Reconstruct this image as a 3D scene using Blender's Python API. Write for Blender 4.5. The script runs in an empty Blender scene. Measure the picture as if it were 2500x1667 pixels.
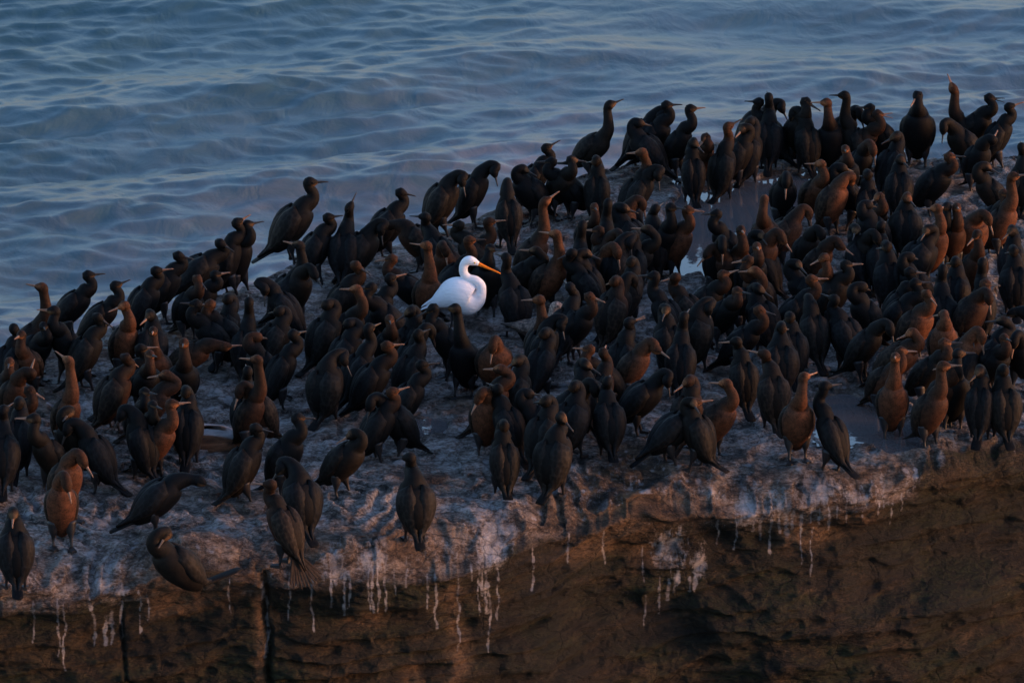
import bpy, math, random
import numpy as np

scene = bpy.context.scene
COL = scene.collection
RAD = math.radians

# ------------------------------------------------------------------ camera
CAM_H = 16.2          # metres above the flat top of the rock
PITCH = RAD(17.0)
FPX = 15945.0         # focal length in photograph pixels (2500 wide)
cam = bpy.data.cameras.new("camera")
cam.sensor_width = 36.0
cam.lens = 36.0 * FPX / 2500.0
cam.clip_start = 1.0
cam.clip_end = 20000.0
cam.dof.use_dof = True
cam.dof.focus_distance = 54.0
cam.dof.aperture_fstop = 8.0
cam_ob = bpy.data.objects.new("camera", cam)
COL.objects.link(cam_ob)
cam_ob.location = (0.0, 0.0, CAM_H)
cam_ob.rotation_euler = (math.pi / 2 - PITCH, 0.0, 0.0)
scene.camera = cam_ob

# ------------------------------------------------------------------ sky, sun, exposure
SUN_AZ = RAD(94.0)    # clockwise from the viewing direction: from the side, slightly behind the camera
SUN_EL = RAD(4.0)
world = bpy.data.worlds.new("World")
scene.world = world
world.use_nodes = True
wn = world.node_tree.nodes
wl = world.node_tree.links
sky = wn.new("ShaderNodeTexSky")
sky.sky_type = 'NISHITA'
sky.sun_disc = False
sky.sun_elevation = SUN_EL
sky.sun_rotation = SUN_AZ
sky.air_density = 1.0
sky.dust_density = 1.0
sky.ozone_density = 3.6
tint = wn.new("ShaderNodeMix")
tint.data_type = 'RGBA'
tint.blend_type = 'MULTIPLY'
tint.inputs['Factor'].default_value = 1.0
tint.inputs[7].default_value = (1.62, 1.03, 0.86, 1.0)   # the violet of the dusk belt
wl.new(sky.outputs[0], tint.inputs[6])
wl.new(tint.outputs[2], wn['Background'].inputs[0])
wn['Background'].inputs[1].default_value = 0.14

sun = bpy.data.lights.new("sun", 'SUN')
sun.energy = 0.46
sun.angle = RAD(14.0)
sun.color = (1.0, 0.50, 0.24)
sun_ob = bpy.data.objects.new("sun", sun)
COL.objects.link(sun_ob)
sd = np.array([math.sin(SUN_AZ) * math.cos(RAD(7)), math.cos(SUN_AZ) * math.cos(RAD(7)), math.sin(RAD(7))])
from mathutils import Vector
sun_ob.rotation_euler = Vector(sd).to_track_quat('Z', 'Y').to_euler()

scene.view_settings.view_transform = 'Standard'
scene.view_settings.look = 'None'
scene.view_settings.exposure = 2.6
scene.view_settings.gamma = 1.0

# ------------------------------------------------------------------ helpers
def ray(px, py):
    """direction in the world of a pixel of the 2500 x 1667 photograph"""
    x = (px - 1250.0) / FPX
    y = -(py - 833.5) / FPX
    cp, sp = math.cos(PITCH), math.sin(PITCH)
    return np.array([x, cp + y * sp, -sp + y * cp])

def ground(px, py, z=0.0):
    d = ray(px, py)
    t = (z - CAM_H) / d[2]
    return np.array([d[0] * t, d[1] * t, z])

def _hash(ix, iy, iz, seed):
    n = (ix * 374761393 + iy * 668265263 + iz * 2147483647 + seed * 1274126177) & 0xFFFFFFFF
    n = ((n ^ (n >> 13)) * 1274126177) & 0xFFFFFFFF
    n = ((n ^ (n >> 16)) * 2246822519) & 0xFFFFFFFF
    return ((n ^ (n >> 15)) & 0xFFFFFF) / float(0xFFFFFF)

def vnoise(x, y, z=None, seed=0):
    x = np.asarray(x, float); y = np.asarray(y, float)
    ix = np.floor(x).astype(np.int64); iy = np.floor(y).astype(np.int64)
    fx = x - ix; fy = y - iy
    ux = fx * fx * fx * (fx * (fx * 6 - 15) + 10); uy = fy * fy * fy * (fy * (fy * 6 - 15) + 10)
    def plane(iz):
        a = _hash(ix, iy, iz, seed); b = _hash(ix + 1, iy, iz, seed)
        c = _hash(ix, iy + 1, iz, seed); d = _hash(ix + 1, iy + 1, iz, seed)
        return (a + (b - a) * ux) * (1 - uy) + (c + (d - c) * ux) * uy
    if z is None:
        return plane(np.zeros_like(ix)) * 2 - 1
    z = np.asarray(z, float)
    iz = np.floor(z).astype(np.int64); fz = z - iz
    uz = fz * fz * (3 - 2 * fz)
    p = plane(iz); q = plane(iz + 1)
    return (p + (q - p) * uz) * 2 - 1

def fbm(x, y, z=None, oct=5, gain=0.5, seed=0, ridged=False):
    s = 0.0; a = 1.0; t = 0.0; f = 1.0
    for o in range(oct):
        c_, s_ = math.cos(0.6 + 1.1 * o), math.sin(0.6 + 1.1 * o)      # turned octaves: no lattice lines
        n = vnoise((x * c_ - y * s_) * f + o * 17.3, (x * s_ + y * c_) * f - o * 9.1, None if z is None else z * f + o * 5.7, seed + o)
        if ridged:
            n = 1 - 2 * np.abs(n)
        s = s + a * n; t += a; a *= gain; f *= 2.03
    return s / t

def sstep(a, b, x):
    t = np.clip((x - a) / (b - a), 0, 1)
    return t * t * (3 - 2 * t)

def make_mesh(name, verts, faces, mat=None, parent=None, smooth=True, attrs=None, colors=None):
    me = bpy.data.meshes.new(name)
    me.from_pydata(verts if isinstance(verts, list) else verts.tolist(), [], faces)
    if smooth:
        me.polygons.foreach_set("use_smooth", np.ones(len(me.polygons), dtype=bool))
    if attrs:
        for k, v in attrs.items():
            at = me.attributes.new(k, 'FLOAT', 'POINT')
            at.data.foreach_set("value", np.asarray(v, np.float32).ravel())
    if colors is not None:
        at = me.color_attributes.new("Col", 'FLOAT_COLOR', 'POINT')
        c = np.ones((len(me.vertices), 4), np.float32)
        c[:, :3] = colors
        at.data.foreach_set("color", c.ravel())
    if mat:
        me.materials.append(mat)
    ob = bpy.data.objects.new(name, me)
    COL.objects.link(ob)
    if parent is not None:
        ob.parent = parent
    return ob

def grid_object(name, X, Y, Z, mat, attrs=None):
    """one sheet from 2-D arrays of coordinates"""
    n, m = X.shape
    co = np.stack([X, Y, Z], -1).reshape(-1, 3).astype(np.float32)
    i = np.arange(n - 1)[:, None] * m + np.arange(m - 1)[None, :]
    q = np.stack([i, i + 1, i + m + 1, i + m], -1).reshape(-1, 4).astype(np.int32)
    me = bpy.data.meshes.new(name)
    me.vertices.add(len(co)); me.vertices.foreach_set("co", co.ravel())
    me.loops.add(q.size); me.loops.foreach_set("vertex_index", q.ravel())
    me.polygons.add(len(q)); me.polygons.foreach_set("loop_start", np.arange(0, q.size, 4, dtype=np.int32))
    me.update(calc_edges=True)
    me.polygons.foreach_set("use_smooth", np.ones(len(q), dtype=bool))
    if attrs:
        for k, v in attrs.items():
            at = me.attributes.new(k, 'FLOAT', 'POINT')
            at.data.foreach_set("value", np.asarray(v, np.float32).ravel())
    me.materials.append(mat)
    ob = bpy.data.objects.new(name, me)
    COL.objects.link(ob)
    return ob

def new_mat(name):
    m = bpy.data.materials.new(name)
    m.use_nodes = True
    return m, m.node_tree.nodes, m.node_tree.links, m.node_tree.nodes['Principled BSDF']

def ramp(nodes, links, src, stops, interp='LINEAR'):
    r = nodes.new("ShaderNodeValToRGB")
    r.color_ramp.interpolation = interp
    els = r.color_ramp.elements
    while len(els) < len(stops):
        els.new(0.5)
    for e, (p, c) in zip(els, stops):
        e.position = p
        e.color = (c[0], c[1], c[2], 1) if isinstance(c, (tuple, list)) else (c, c, c, 1)
    links.new(src, r.inputs[0])
    return r.outputs[0]

def noise_node(nodes, links, vec, scale, detail=8, rough=0.6, dist=0.0):
    n = nodes.new("ShaderNodeTexNoise")
    n.inputs['Scale'].default_value = scale
    n.inputs['Detail'].default_value = detail
    n.inputs['Roughness'].default_value = rough
    n.inputs['Distortion'].default_value = dist
    if vec is not None:
        links.new(vec, n.inputs['Vector'])
    return n.outputs['Fac']

def mix_col(nodes, links, fac, a, b, blend='MIX'):
    m = nodes.new("ShaderNodeMix")
    m.data_type = 'RGBA'; m.blend_type = blend
    for sock, v in ((m.inputs['Factor'], fac), (m.inputs[6], a), (m.inputs[7], b)):
        if isinstance(v, (int, float)):
            sock.default_value = v
        elif isinstance(v, tuple):
            sock.default_value = (v[0], v[1], v[2], 1)
        else:
            links.new(v, sock)
    return m.outputs[2]

def math_node(nodes, links, op, a, b=0.0):
    m = nodes.new("ShaderNodeMath"); m.operation = op
    for sock, v in ((m.inputs[0], a), (m.inputs[1], b)):
        if isinstance(v, (int, float)):
            sock.default_value = v
        else:
            links.new(v, sock)
    return m.outputs[0]

def attr_node(nodes, name):
    a = nodes.new("ShaderNodeAttribute"); a.attribute_name = name
    return a

# ------------------------------------------------------------------ outline of the rock, measured in the photograph
FRONT = [(-900, 1500), (-300, 1450), (0, 1425), (100, 1440), (180, 1455), (250, 1420), (320, 1385), (400, 1345), (470, 1338), (550, 1358), (620, 1400),
         (700, 1392), (800, 1368), (930, 1362), (1060, 1358), (1150, 1345), (1220, 1315), (1300, 1275), (1400, 1240), (1500, 1205), (1580, 1190),
         (1700, 1185), (1850, 1203), (2020, 1195), (2190, 1190), (2250, 1165), (2360, 1138), (2500, 1085), (2800, 1035), (3600, 980)]
BACK = [(-900, 1010), (-300, 930), (0, 842), (110, 812), (190, 806), (330, 765), (480, 718), (560, 688), (640, 662), (740, 612), (900, 592), (1000, 568),
        (1150, 520), (1300, 455), (1420, 405), (1500, 382), (1600, 364), (1700, 352), (1800, 352), (1900, 357), (2000, 362), (2200, 362), (2480, 362),
        (2800, 376), (3600, 400)]
SEA_Z = -4.5
# the lip wanders slowly in plan; the rest of its outline is the height of the edge
_fx = np.arange(-900, 3601, 10.0)
_fy = np.interp(_fx, [p[0] for p in FRONT], [p[1] - 26 for p in FRONT])
_k = np.exp(-0.5 * (np.arange(-60, 61) / 22.0) ** 2); _k /= _k.sum()
_fs = np.convolve(np.pad(_fy, 60, mode='edge'), _k, mode='valid')
_fres = np.convolve(np.pad(_fs - _fy, 6, mode='edge'), np.ones(13) / 13.0, mode='valid') / (318.0 * 0.955)
_fp = np.array([ground(a, b) for a, b in zip(_fx, _fs)]); _bp = np.array([ground(*p) for p in BACK])

def y_front(x):
    return np.interp(x, _fp[:, 0], _fp[:, 1]) + 0.05 * fbm(np.asarray(x) * 1.3, np.zeros_like(np.asarray(x, float)), oct=2, seed=3)

def y_back(x):
    return np.interp(x, _bp[:, 0], _bp[:, 1]) + 0.12 * fbm(np.asarray(x) * 1.4, np.zeros_like(np.asarray(x, float)) + 4, oct=4, seed=8)

# puddles: centre and half-size in the photograph
PUDDLES = [  # (px, py, rx, ry)
    [(1750, 530, 130, 90), (1880, 475, 125, 62), (1690, 600, 75, 60), (1960, 640, 70, 50), (1810, 590, 60, 60)],
    [(2105, 1022, 125, 66), (2200, 1045, 75, 42), (2060, 990, 70, 40), (2105, 1062, 75, 30)],
    [(1040, 1038, 95, 26)],
    [(1490, 835, 42, 32)],
    [(2470, 722, 48, 34)],
]
PUD_Z = -0.02

def puddle_mask(x, y):
    m = np.zeros_like(np.asarray(x, float))
    wob = 0.75 * fbm(np.asarray(x) * 3.0, np.asarray(y) * 1.3, oct=4, seed=21)
    for group in PUDDLES:
        for (px, py, rx, ry) in group:
            c = ground(px, py)
            ax = abs(ground(px + rx, py)[0] - c[0]); ay = abs(ground(px, py - ry)[1] - c[1])
            r = np.sqrt(((x - c[0]) / ax) ** 2 + ((y - c[1]) / ay) ** 2) + wob
            m = np.maximum(m, 1 - sstep(0.75, 1.1, r))
    return m

def _mound(px, py, r, h):
    c = ground(px, py)
    return (c[0], c[1], r, h)
MOUNDS = [_mound(460, 1345, 0.34, 0.05), _mound(60, 1415, 0.2, 0.06), _mound(130, 1435, 0.13, 0.06), _mound(930, 1240, 0.5, 0.05),
          _mound(1000, 1200, 0.3, 0.04), _mound(1650, 1160, 0.5, 0.05), _mound(2330, 1105, 0.45, 0.05), _mound(860, 1235, 0.3, 0.05), _mound(1720, 360, 0.6, 0.08)]

def top_z(x, y):
    x = np.asarray(x, float); y = np.asarray(y, float)
    h = 0.05 * fbm(x * 0.55, y * 0.35, oct=3, seed=1)
    # bedding ledges that break along the rock
    b = 0.9 * fbm(x * 0.7, y * 0.55, oct=5, seed=5) + y * 0.05
    k = b * 6.0
    fr = k - np.floor(k)
    h = h + 0.028 * (sstep(0.35, 0.65, fr) - 0.5)
    h = h + 0.030 * fbm(x * 2.6, y * 1.6, oct=6, seed=9) + 0.012 * fbm(x * 9, y * 6, oct=4, seed=12)
    for (cx, cy, r, a) in MOUNDS:
        d2 = ((x - cx) ** 2 + ((y - cy) * 0.75) ** 2) / (r * r)
        h = h + a * np.exp(-d2 * 1.6) * (1 + 0.35 * fbm(x * 7, y * 5, oct=3, seed=31))
    d = np.clip(y - y_front(x), 0, 10)
    h = h + np.interp(x, _fp[:, 0], _fres) * np.exp(-(d / 0.38) ** 2)
    m = puddle_mask(x, y)
    h = np.where(m > 0.02, np.maximum(h, -0.005) * (1 - m) + m * (-0.05 + 0.02 * fbm(x * 5, y * 3, oct=3, seed=41)), h)
    # round towards the front lip and the back edge
    d = np.clip(y - y_front(x), 0, 10)
    w = 0.30 + 0.55 * np.exp(-((x - 0.75) / 0.8) ** 2) + 0.15 * fbm(x * 1.1, x * 0, oct=2, seed=61)
    w = np.maximum(w, 0.15)
    q = np.clip(1 - d / w, 0, 1)
    h = h - (0.11 + 0.10 * np.exp(-((x - 0.75) / 0.8) ** 2)) * q ** 2 + q * 0.075 * fbm(x * 3.4, y * 3.0, oct=5, seed=63)
    e = np.clip(y_back(x) - y, 0, 10)
    h = h - 0.15 * np.clip(1 - e / 0.4, 0, 1) ** 2
    return h

def ground_z(x, y):
    return float(top_z(np.array([x]), np.array([y]))[0])

# ------------------------------------------------------------------ materials of the setting
def mat_rock():
    m, n, l, p = new_mat("guano_streaked_rock")
    tc = n.new("ShaderNodeTexCoord").outputs['Object']
    mp = n.new("ShaderNodeMapping"); l.new(tc, mp.inputs[0]); mp.inputs['Scale'].default_value = (0.7, 0.75, 1.7)
    v = mp.outputs[0]
    n1 = noise_node(n, l, v, 6.0, 12, 0.66, 0.25)
    n2 = noise_node(n, l, v, 1.3, 6, 0.6, 0.4)
    n3 = noise_node(n, l, v, 30.0, 8, 0.7, 0.2)
    n4 = noise_node(n, l, v, 60.0, 4, 0.6)
    grit = math_node(n, l, 'ADD', math_node(n, l, 'MULTIPLY', n1, 0.78), math_node(n, l, 'MULTIPLY', n3, 0.22))
    grit2 = math_node(n, l, 'ADD', math_node(n, l, 'MULTIPLY', n1, 0.5), math_node(n, l, 'ADD', math_node(n, l, 'MULTIPLY', n3, 0.35), math_node(n, l, 'MULTIPLY', n4, 0.15)))
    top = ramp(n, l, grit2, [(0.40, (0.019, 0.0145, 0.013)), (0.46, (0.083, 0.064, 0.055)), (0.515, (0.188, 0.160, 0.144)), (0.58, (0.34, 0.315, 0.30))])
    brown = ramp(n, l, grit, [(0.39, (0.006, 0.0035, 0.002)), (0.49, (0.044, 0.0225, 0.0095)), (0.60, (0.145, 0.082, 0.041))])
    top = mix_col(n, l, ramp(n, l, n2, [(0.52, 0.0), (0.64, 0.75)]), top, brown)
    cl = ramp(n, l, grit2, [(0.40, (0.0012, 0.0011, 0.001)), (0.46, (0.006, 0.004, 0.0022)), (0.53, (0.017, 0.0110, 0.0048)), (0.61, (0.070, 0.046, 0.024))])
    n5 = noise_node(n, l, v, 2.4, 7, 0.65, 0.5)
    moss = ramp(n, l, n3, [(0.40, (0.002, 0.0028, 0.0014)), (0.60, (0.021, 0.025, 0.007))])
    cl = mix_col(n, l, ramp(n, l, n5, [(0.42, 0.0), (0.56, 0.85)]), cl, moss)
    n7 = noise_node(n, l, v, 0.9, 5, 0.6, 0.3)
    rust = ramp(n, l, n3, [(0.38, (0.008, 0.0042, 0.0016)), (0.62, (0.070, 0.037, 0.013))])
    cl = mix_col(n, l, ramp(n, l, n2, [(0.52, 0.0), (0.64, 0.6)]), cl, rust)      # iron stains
    cl = mix_col(n, l, ramp(n, l, n7, [(0.40, 0.75), (0.56, 0.0)]), cl, (0.0045, 0.0042, 0.003))   # broad near-black patches
    zone = attr_node(n, "zone").outputs['Fac']
    lip = attr_node(n, "lip").outputs['Fac']
    gua = attr_node(n, "guano").outputs['Fac']
    strk = attr_node(n, "streak").outputs['Fac']
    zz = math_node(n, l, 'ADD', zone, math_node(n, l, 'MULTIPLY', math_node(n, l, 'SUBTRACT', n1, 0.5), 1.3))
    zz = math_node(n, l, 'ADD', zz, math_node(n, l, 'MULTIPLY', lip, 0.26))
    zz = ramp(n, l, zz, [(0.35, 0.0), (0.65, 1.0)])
    # cracks between plates of rock
    mp3 = n.new("ShaderNodeMapping"); l.new(tc, mp3.inputs[0]); mp3.inputs['Scale'].default_value = (2.2, 3.4, 3.4)
    wv = n.new("ShaderNodeVectorMath"); wv.operation = 'ADD'
    nz = n.new("ShaderNodeTexNoise"); nz.inputs['Scale'].default_value = 3.0; nz.inputs['Detail'].default_value = 6; l.new(tc, nz.inputs['Vector'])
    l.new(mp3.outputs[0], wv.inputs[0]); l.new(nz.outputs['Color'], wv.inputs[1])
    vc = n.new("ShaderNodeTexVoronoi"); vc.feature = 'DISTANCE_TO_EDGE'; vc.inputs['Scale'].default_value = 1.0; l.new(wv.outputs[0], vc.inputs['Vector'])
    crk = ramp(n, l, vc.outputs['Distance'], [(0.0, 0.45), (0.03, 0.85), (0.08, 1.0)])
    lp = math_node(n, l, 'MULTIPLY', lip, ramp(n, l, n2, [(0.35, 0.6), (0.55, 1.0)]))
    c = mix_col(n, l, lp, top, brown)
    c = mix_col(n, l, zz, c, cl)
    ochre = ramp(n, l, n3, [(0.35, (0.035, 0.018, 0.008)), (0.65, (0.17, 0.10, 0.055))])
    c = mix_col(n, l, strk, c, ochre)
    mp2 = n.new("ShaderNodeMapping"); l.new(tc, mp2.inputs[0]); mp2.inputs['Scale'].default_value = (26.0, 12.0, 5.0)
    n6 = noise_node(n, l, mp2.outputs[0], 1.0, 7, 0.7, 0.6)
    n6 = math_node(n, l, 'ADD', math_node(n, l, 'MULTIPLY', n6, 0.65), math_node(n, l, 'MULTIPLY', n3, 0.35))
    gg = math_node(n, l, 'ADD', gua, math_node(n, l, 'MULTIPLY', math_node(n, l, 'SUBTRACT', n6, 0.5), 2.6))
    gg = ramp(n, l, gg, [(0.36, 0.0), (0.80, 0.9)])
    gg = math_node(n, l, 'MULTIPLY', gg, ramp(n, l, gua, [(0.02, 0.0), (0.15, 1.0)]))
    gg = math_node(n, l, 'MAXIMUM', gg, ramp(n, l, math_node(n, l, 'ADD', attr_node(n, "drip").outputs['Fac'], math_node(n, l, 'MULTIPLY', math_node(n, l, 'SUBTRACT', n3, 0.5), 0.8)), [(0.26, 0.0), (0.62, 0.72)]))
    white = ramp(n, l, n1, [(0.40, (0.16, 0.15, 0.155)), (0.60, (0.36, 0.35, 0.36))])
    c = mix_col(n, l, gg, c, white)
    c = mix_col(n, l, 1.0, c, crk, 'MULTIPLY')
    l.new(c, p.inputs['Base Color'])
    p.inputs['Roughness'].default_value = 0.8
    p.inputs['Specular IOR Level'].default_value = 0.3
    h = math_node(n, l, 'ADD', math_node(n, l, 'MULTIPLY', n1, 1.0), math_node(n, l, 'ADD', math_node(n, l, 'MULTIPLY', n3, 0.6), math_node(n, l, 'ADD', math_node(n, l, 'MULTIPLY', n4, 0.2), math_node(n, l, 'MULTIPLY', crk, 0.35))))
    b = n.new("ShaderNodeBump"); b.inputs['Strength'].default_value = 1.0; b.inputs['Distance'].default_value = 0.05
    l.new(h, b.inputs['Height']); l.new(b.outputs[0], p.inputs['Normal'])
    return m

def mat_sea():
    m, n, l, p = new_mat("sea_water")
    tc = n.new("ShaderNodeTexCoord").outputs['Object']
    mp = n.new("ShaderNodeMapping"); l.new(tc, mp.inputs[0])
    mp.inputs['Scale'].default_value = (1.0, 0.55, 1.0); mp.inputs['Rotation'].default_value = (0, 0, RAD(9))
    a = noise_node(n, l, mp.outputs[0], 2.2, 6, 0.58, 0.5)
    c = noise_node(n, l, mp.outputs[0], 0.35, 3, 0.5, 0.2)
    base = ramp(n, l, c, [(0.35, (0.030, 0.088, 0.108)), (0.65, (0.062, 0.128, 0.148))])
    pale_mix = math_node(n, l, 'MULTIPLY', attr_node(n, "shore_pale").outputs['Fac'], ramp(n, l, a, [(0.35, 0.35), (0.65, 1.0)]))
    l.new(mix_col(n, l, pale_mix, base, (0.195, 0.180, 0.195)), p.inputs['Base Color'])   # paler base colour along the rock
    p.inputs['Roughness'].default_value = 0.30
    p.inputs['IOR'].default_value = 1.34
    b = n.new("ShaderNodeBump"); b.inputs['Strength'].default_value = 0.85; b.inputs['Distance'].default_value = 0.05
    l.new(a, b.inputs['Height']); l.new(b.outputs[0], p.inputs['Normal'])
    return m

def mat_puddle():
    m, n, l, p = new_mat("puddle_water")
    tc = n.new("ShaderNodeTexCoord").outputs['Object']
    a = noise_node(n, l, tc, 9.0, 3, 0.5)
    p.inputs['Base Color'].default_value = (0.105, 0.096, 0.097, 1)
    p.inputs['Roughness'].default_value = 0.03
    p.inputs['IOR'].default_value = 1.7
    b = n.new("ShaderNodeBump"); b.inputs['Strength'].default_value = 0.12; b.inputs['Distance'].default_value = 0.01
    l.new(a, b.inputs['Height']); l.new(b.outputs[0], p.inputs['Normal'])
    return m

# ------------------------------------------------------------------ sea
def graded(lo, a, b, hi, step, grow=1.25):
    mid = list(np.arange(a, b, step))
    up = []; s = step; v = mid[-1]
    while v < hi:
        s *= grow; v += s; up.append(v)
    dn = []; s = step; v = a
    while v > lo:
        s *= grow; v -= s; dn.append(v)
    return np.array(dn[::-1] + mid + up)

def build_sea():
    xs = graded(-3000, -9.5, 9.5, 3000, 0.05)
    ys = graded(-600, 62, 104, 9000, 0.065)
    X, Y = np.meshgrid(xs, ys)
    r = np.random.RandomState(4)
    Z = np.zeros_like(X); DX = np.zeros_like(X); DY = np.zeros_like(X)
    gust = 0.75 + 0.85 * fbm(X * 0.11, Y * 0.07, oct=3, seed=77)
    for i in range(150):
        lam = 0.24 * (5.0 / 0.24) ** (r.rand() ** 1.25)
        th = RAD(-78) + r.randn() * (RAD(20) if lam > 1.2 else RAD(30))
        k = 2 * math.pi / lam
        kx, ky = k * math.cos(th), k * math.sin(th)
        a = 0.0062 * lam ** 0.80 * (0.55 if lam > 2.2 else 1.0) * (0.5 + r.rand())
        ph = r.rand() * 6.283
        arg = kx * X + ky * Y + ph
        fade = np.clip(1.6 - (np.abs(Y - 80) + np.abs(X)) / (60 + 30 * lam), 0, 1) if lam < 4 else 1.0
        g = (gust if lam < 2.5 else 1.0) * np.clip(1.25 - (Y - 70) / 60.0, 0.6, 1.15)
        Z += a * np.cos(arg) * fade * g
        q = 0.45
        DX -= q * a * math.cos(th) * np.sin(arg) * fade * g
        DY -= q * a * math.sin(th) * np.sin(arg) * fade * g
    # paler base colour fading out from the seaward side; the rim hides what lies right below it
    gap = Y - (y_back(np.clip(X, -13, 13)) * 1.28)
    shore_pale = 1.0 * np.exp(-np.clip(gap, 0, 99) / 5.0) * (gap > -25) * np.clip(0.75 + 0.7 * fbm(X * 0.35, Y * 0.16, oct=4, seed=83), 0, 1)
    ob = grid_object("sea", X + DX, Y + DY, SEA_Z + Z, mat_sea(), dict(shore_pale=shore_pale))
    ob["kind"] = "structure"
    ob["label"] = "rippled blue grey sea behind the rock at dusk"
    return ob

# ------------------------------------------------------------------ rock
LIP_PPM = 318.0
def lipx(px):
    return (px - 1250.0) / LIP_PPM

# guano patches on and below the lip: (px, drop below the lip in px, half width, half height, strength)
GUANO = [(255, -5, 60, 45, .75), (300, 30, 25, 40, .6), (815, 10, 45, 28, .8), (905, 0, 45, 22, .8), (1200, 0, 55, 55, .85), (1180, -40, 40, 25, .7),
         (1645, 125, 55, 70, .75), (1720, 170, 30, 45, .8), (1590, 60, 30, 50, .3), (1850, 20, 40, 60, .8), (1920, 25, 60, 45, .6), (2020, 8, 70, 32, .75),
         (2120, 6, 80, 28, .8), (2190, 20, 25, 45, .6), (1770, 70, 50, 35, .3), (70, -10, 70, 30, .4), (2260, 10, 60, 30, .45), (660, 10, 25, 40, .5),
         (700, 5, 60, 20, .45), (1450, -30, 90, 25, .4), (1560, -20, 60, 22, .45)]
# drips: (px, start below the lip in px, length, width)
DRIPS = [(90, 20, 120, 5), (345, 30, 130, 5), (362, 40, 90, 5), (560, 30, 110, 5), (705, 15, 130, 5), (760, 20, 150, 5), (1040, 20, 110, 5), (1062, 20, 170, 6), (1118, 30, 220, 5), (1215, 30, 160, 5), (1300, 30, 110, 5), (1390, 20, 90, 5), (1480, 40, 110, 5), (1770, 40, 100, 6), (1815, 30, 120, 6), (1860, 30, 70, 8), (1925, 40, 70, 9), (1985, 30, 80, 7), (2055, 25, 90, 6),
         (150, 10, 170, 5), (163, 20, 200, 5), (233, 40, 130, 7), (262, 90, 85, 9), (276, 85, 90, 10), (297, 60, 110, 6), (228, 10, 60, 6),
         (807, 10, 100, 6), (840, 20, 110, 7), (852, 15, 90, 5), (900, 5, 110, 5), (908, 5, 120, 6), (924, 5, 130, 5), (940, 5, 130, 5), (962, 10, 70, 4), (990, 0, 60, 5),
         (1167, 20, 150, 5), (1176, 30, 90, 5), (1186, 40, 130, 8), (1194, 80, 190, 5), (1150, 10, 60, 5),
         (1585, 230, 90, 5), (1622, 190, 110, 6), (1645, 200, 70, 9), (1660, 190, 60, 10), (1668, 180, 50, 9), (1700, 200, 50, 7), (1712, 190, 60, 9), (1580, 120, 90, 5),
         (1880, 40, 90, 9), (1905, 40, 120, 7), (1945, 30, 90, 12), (1960, 30, 70, 9), (2005, 20, 60, 5), (2030, 30, 60, 6), (2072, 20, 60, 5), (2100, 15, 80, 5), (2140, 20, 60, 4),
         (2180, 30, 50, 5), (2120, 20, 40, 5), (2215, 40, 90, 4), (2240, 30, 60, 4), (2010, 90, 130, 4), (1985, 80, 110, 4),
         (845, 330, 90, 8), (650, 90, 160, 8), (640, 40, 60, 10)]
# ochre streaks: (px, start, length, width)
STREAKS = [(640, 30, 280, 14), (1104, 60, 300, 22), (1120, 200, 120, 26), (1000, 260, 80, 24), (1960, 60, 110, 40), (1620, 90, 90, 60), (2010, 70, 90, 60), (2150, 60, 60, 40), (440, -10, 150, 95), (1500, 20, 120, 90), (1000, -40, 60, 70), (1420, 50, 80, 60), (880, 120, 60, 50)]

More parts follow.
